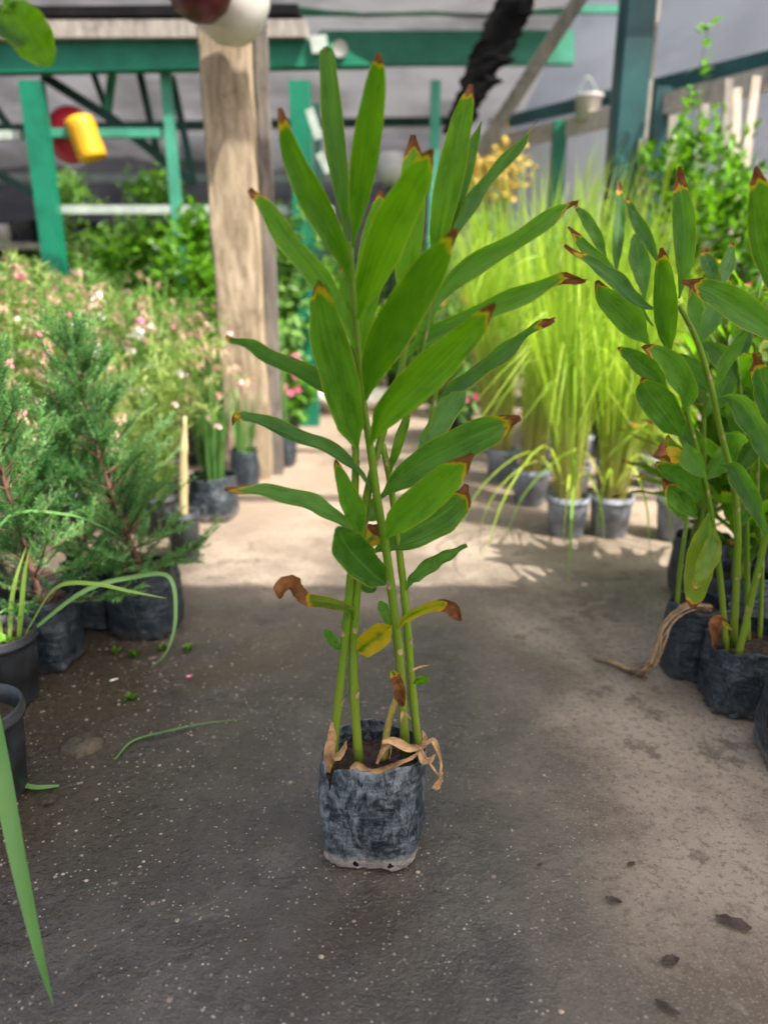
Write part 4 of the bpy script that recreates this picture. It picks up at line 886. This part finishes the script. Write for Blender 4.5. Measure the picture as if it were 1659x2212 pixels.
for k, (x, y) in enumerate(((1025, 385), (1088, 378))):
    c = V((P(x, y, 6.0).x, 6.0, 0)); q = thing('yellow_flower_plant', ('plant topped with yellow blossoms just behind the tall plant', 'plant topped with yellow blossoms above the tall grasses')[k], 'flower', c, 'yellow flowering plants before the net')
    rn = random.Random(k+9); mb = MB(); top = P(x, y, 6.0); mb.tube(spline([c, c+V((.03, 0, .9)), top], 8), .012, 5); mb.build('stem', M['trunk'], q); mb = MB()
    for i in range(260):
        o = V((rn.gauss(0, .08), rn.gauss(0, .08), rn.gauss(0, .10))); d = V((rn.uniform(-1, 1), rn.uniform(-1, 1), rn.uniform(-.3, 1))).normalized(); mb.card(top+o, d, V((d.y, -d.x, .4)).normalized(), .05, .035, (0, 0, 0, 1))
    mb.build('blossoms', M['yellowfl'], q, False, 'stuff')
# dark display shelves with white pots behind the frame, left
q = thing('display_shelf', 'dark display shelf with several boards behind the green frame', 'shelf', (-3.4, 6.9, 0))
for z in (.45, .85, 1.22):
    mb = MB(); mb.box((-3.4, 6.9, z), (3.4, .5, .05)); mb.build('board', M['woodgrey'], q, False)
for x in (-5, -3.4, -1.8):
    mb = MB(); mb.box((x, 6.9, .7), (.06, .5, 1.4)); mb.build('upright', M['black'], q, False)
mb = MB(); mb.box((-3.4, 7.2, .72), (3.5, .03, 1.44)); mb.build('back_panel', M['black'], q, False)
for k, (px, z, mm, s) in enumerate(((15, 1.245, 'potwhite', .9), (60, 1.245, 'pot', 1.2), (120, 1.245, 'potgrey', 1.3), (20, .875, 'potwhite', 1), (75, .875, 'pot', 1), (150, .875, 'potwhite', .7), (175, 1.245, 'pot', .7), (40, .475, 'potgrey', 1), (110, .475, 'pot', 1.1))):
    x = P(px, 500, 6.9).x; q = thing('empty_pot', '%s pot standing on the %s board of the dark shelf' % ({'potwhite': 'white', 'pot': 'black', 'potgrey': 'grey'}[mm] if k not in (5, 6) else {5: 'tiny white', 6: 'small black'}[k], {1.245: 'top', .875: 'middle', .475: 'lowest'}[z]), 'pot', (x, 6.85, z), 'pots on the dark shelf')
    pot(q, (x, 6.85, z), .07*s, .09*s, .17*s, M[mm])

# ------------------------------------------------------------------ near left pots and strap leaves
def strap(parent, pts, W, m, n=26, name='strap_leaf', nref=V((0, -.4, 1))):
    mb = MB(); mb.blade(spline(pts, n), W, nref, (random.random(), 0, 0, 1), .35); return mb.build(name, M[m], parent)
random.seed(31)
c = G(-16, 1545)+V((0, .075, 0)); c.z = 0
q = thing('potted_strap_plant', 'strappy plant with bending leaves in a ribbed black pot', 'plant', c, 'strappy plants in black pots'); pot(q, c, .075, .088, .185, M['pot'], .84)
yy = c.y
strap(q, [P(42, 1402, yy), P(75, 1340, yy-.02), P(125, 1270, yy-.04), P(200, 1262, yy-.05), P(290, 1280, yy-.04), P(363, 1293, yy-.03)], .016, 'strap')
strap(q, [P(40, 1400, yy), P(48, 1320, yy), P(55, 1240, yy), P(66, 1185, yy)], .013, 'strap', 12, nref=V((0, -1, .2)))
strap(q, [P(22, 1398, yy), P(26, 1310, yy), P(36, 1250, yy), P(58, 1180, yy+.02)], .012, 'strap', 12, nref=V((0, -1, .2)))
strap(q, [P(5, 1400, yy), P(2, 1350, yy), P(-6, 1310, yy)], .012, 'strap', 10, nref=V((0, -1, .2)))
strap(q, [P(30, 1405, yy), P(10, 1385, yy-.03), P(-20, 1390, yy-.06)], .014, 'strap', 10)
strap(q, [P(-5, 1400, yy+.02), P(-40, 1250, yy+.02), P(20, 1118, yy+.06), P(140, 1112, yy+.12), P(215, 1135, yy+.16), P(272, 1168, yy+.2)], .013, 'strapblue')
strap(q, [P(20, 1395, yy+.04), P(-10, 1340, yy+.04), P(30, 1310, yy+.06), P(80, 1298, yy+.08)], .010, 'strapblue', 14)
c2 = G(330, 1400); 
strap(q, [P(60, 1370, yy+.03), P(180, 1278, yy+.08), P(280, 1248, yy+.14), P(365, 1245, yy+.12), P(380, 1330, yy+.06), P(362, 1405, yy+.03), P(324, 1446, yy+.04)], .012, 'strapblue', 34, nref=V((.3, -1, .4)))
mb = MB(); rn = random.Random(2)
for i in range(12):
    p = c+V((rn.uniform(-.05, .05), rn.uniform(-.06, .0), .16)); d = V((rn.uniform(-1, 1), rn.uniform(-1, .2), .5)).normalized(); mb.card(p, d, V((0, 0, 1)), .03, .02, (rn.random(), 0, 0, 1))
mb.build('seedlings', M['bush'], q, False, 'stuff')
c = G(-72, 1775)+V((0, .08, 0)); c.z = 0
q = thing('potted_strap_plant', 'strappy plant in a black pot whose long leaf droops to the floor', 'plant', c, 'strappy plants in black pots'); pot(q, c, .075, .09, .20, M['pot'], .80)
yy = c.y
strap(q, [P(-75, 1590, yy), P(-110, 1420, yy-.08), P(-90, 1400, yy-.18), P(-40, 1480, .95), P(0, 1640, .905), P(40, 1850, .84), P(84, 2050, .795), G(116, 2172, .012)], .034, 'strapblue', 44, nref=V((.25, -1, .35)))
strap(q, [P(-60, 1560, yy), P(-120, 1400, yy), P(-180, 1350, yy)], .03, 'strapblue', 12)
# leaf hanging in at the top left from a vine under the roof
c = P(-120, -60, .95); q = thing('hanging_vine', 'fresh green hanging vine with one large wet oval leaf', 'vine', c)
mb = MB(); mb.tube(spline([V((c.x-.1, .8, 3.1)), c+V((-.06, 0, .9)), c, P(-15, 10, .95), P(15, 25, .95)], 24), .003, 6); mb.build('stem', M['stem'], q)
pxleaf(q, [(10, 0), (40, 40), (75, 90), (112, 142)], .95, .03, 96, -5, hue=.05, tip=1.2, prof=OVAL, fold=.25)
pxleaf(q, [(-20, 30), (10, 55), (38, 75), (62, 88)], .90, -.02, 46, 25, hue=.9, tip=1.2, prof=OVAL)
pxleaf(q, [(-10, -10), (-40, -60), (-50, -120)], .95, .02, 90, 10, hue=.2, tip=1.2, prof=OVAL)
mb = MB(); rn = random.Random(6)
for i in range(26):
    p = P(rn.uniform(-10, 45), rn.uniform(-5, 35), .93); d = V((rn.uniform(-1, 1), rn.uniform(-1, 0), rn.uniform(-.6, 1))).normalized(); mb.card(p, d, V((0, -.5, 1)).normalized(), .014, .006, (rn.random(), 0, 0, 1))
mb.build('bud_cluster', M['bush'], q, False, 'stuff')

# ------------------------------------------------------------------ litter on the floor
def scrap(px, py, L, W, rot, m, label, cat='fallen leaf', crumple=1, name='fallen_leaf', group=None):
    L *= .82; W *= .8; c = G(px, py, .004); mb = MB(); rows = []; rn = random.Random(px); off = V((px, py, 0))
    for i in range(11):
        u = i/10*2-1; row = []
        for j in range(7):
            v = j/6*2-1; ww = W*.5*sqrt(max(0.0, 1-u*u*.96))*(1+.5*noise.noise(off+V((u*3, 1 if v > 0 else 5, 0))))
            x = u*L/2; y = v*ww; row.append(c+V((x*cos(rot)-y*sin(rot), x*sin(rot)+y*cos(rot), .002+abs(.35*W*crumple*noise.noise(off+V((u*2.3, v*1.7, 3)))))))
        rows.append(row)
    mb.grid(rows); return tag(mb.build(name, M[m]), label, cat, group)
scrap(1583, 1995, .065, .028, -.5, 'drydark', 'dark ragged dead leaf flat on the floor near the dusty bag')
scrap(1447, 2077, .036, .022, .3, 'drydark', 'small curled brown dead leaf on bare concrete')
scrap(1440, 2178, .044, .013, -.7, 'drydark', 'narrow dark dead leaf on bare concrete')
scrap(1325, 1946, .034, .014, -.4, 'drydark', 'small pointed dark leaf scrap on dry concrete')
scrap(1362, 1868, .02, .012, .4, 'drydark', 'tiny dark leaf crumb on dry concrete')
scrap(105, 1735, .03, .015, .4, 'drydark', 'dark rotten leaf scrap beside the black pot')
scrap(1165, 1870, .014, .008, .4, 'drydark', 'tiny dark curl of bark near the dusty bag')
scrap(409, 1462, .018, .013, .2, 'pink', 'bright pink fallen petal on wet concrete', 'petal', 1, 'fallen_petal')
scrap(247, 1470, .026, .010, .6, 'white', 'white fallen petal on wet concrete', 'petal', 1, 'fallen_petal')
for i, (x, y) in enumerate(((252, 1412), (292, 1418), (350, 1405), (405, 1405), (285, 1512))):
    c = G(x, y); mb = MB(); rn = random.Random(i)
    for j in range(12):
        d = V((rn.uniform(-1, 1), rn.uniform(-1, 1), rn.uniform(.2, 1))).normalized(); mb.card(c+V((0, 0, .002)), d, V((0, 0, 1)), .022, .012, (rn.random(), 0, 0, 1))
    tag(mb.build('weed_seedling', M['bush'], None, False), 'tiny green weed sprouting from the wet concrete by the conifer bags', 'weed', 'weeds sprouting by the conifer bags')
mb = MB(); mb.blade(spline([G(250, 1640, .004), G(290, 1600, .006), G(370, 1578, .012), G(440, 1563, .010), G(530, 1552, .005)], 24), .007, V((0, 0, 1)), (.3, 0, 0, 1))
tag(mb.build('fallen_grass_blade', M['strapblue']), 'long thin grass blade lying across wet concrete', 'grass blade')
mb = MB(); mb.blade(spline([G(128, 1698, .006), G(80, 1702, .010), G(35, 1693, .012), G(0, 1690, .012)], 14), .014, V((0, 0, 1)), (.6, 0, 0, 1))
tag(mb.build('fallen_strap_leaf', M['strapblue']), 'short green strap leaf lying beside the black pot', 'leaf')
# flat stone set in the floor on the left
c = G(178, 1612); mb = MB(); rows = []
for f, z in ((0.01, .020), (.55, .019), (.85, .013), (1, 0)):
    rows.append([c+V((.048*f*cos(a*pi/9)*(1+.2*noise.noise(V((cos(a*pi/9), sin(a*pi/9), 2)))), .040*f*sin(a*pi/9)*(1+.3*noise.noise(V((cos(a*pi/9)*2, sin(a*pi/9)*2, 7)))), z+.002*noise.noise(V((a, f*3, 0))))) for a in range(18)])
mb.grid(rows, None, None, True); tag(mb.build('flat_stone', M['stonebrown']), 'flat brown stone half sunk in the floor near the black pot', 'stone')
mb = MB(); rn = random.Random(19)
def peb(c, s):
    b = len(mb.v); n = 6
    for i, (f, z) in enumerate(((.7, 0), (1, .35), (.65, .75))):
        for k in range(n):
            a = 2*pi*k/n; mb.add(c+V((s*f*cos(a)*rn.uniform(.75, 1.25), s*f*sin(a)*rn.uniform(.6, 1.0), s*z*.7)))
    t = mb.add(c+V((0, 0, s*.62)))
    for i in range(2):
        for k in range(n): mb.f.append((b+i*n+k, b+i*n+(k+1) % n, b+(i+1)*n+(k+1) % n, b+(i+1)*n+k))
    for k in range(n): mb.f.append((b+2*n+k, b+2*n+(k+1) % n, t))
for i in range(1500):
    x = rn.gauss(-.12, .30); y = rn.uniform(.6, 2.2); peb(V((x, y, 0)), rn.uniform(.0008, .0024) if rn.random() < .975 else rn.uniform(.003, .0055))
for i in range(160): peb(V((rn.uniform(.3, 1.2), rn.uniform(.6, 2.4), 0)), rn.uniform(.0008, .0022))
for i in range(260): peb(V((rn.gauss(-.62, .14), rn.uniform(1.0, 2.0), 0)), rn.uniform(.0015, .0045))
o = mb.build('loose_grit', M['pebble'], None, True, 'stuff'); o['label'] = 'loose pale grit scattered over the concrete floor'; o['category'] = 'grit'
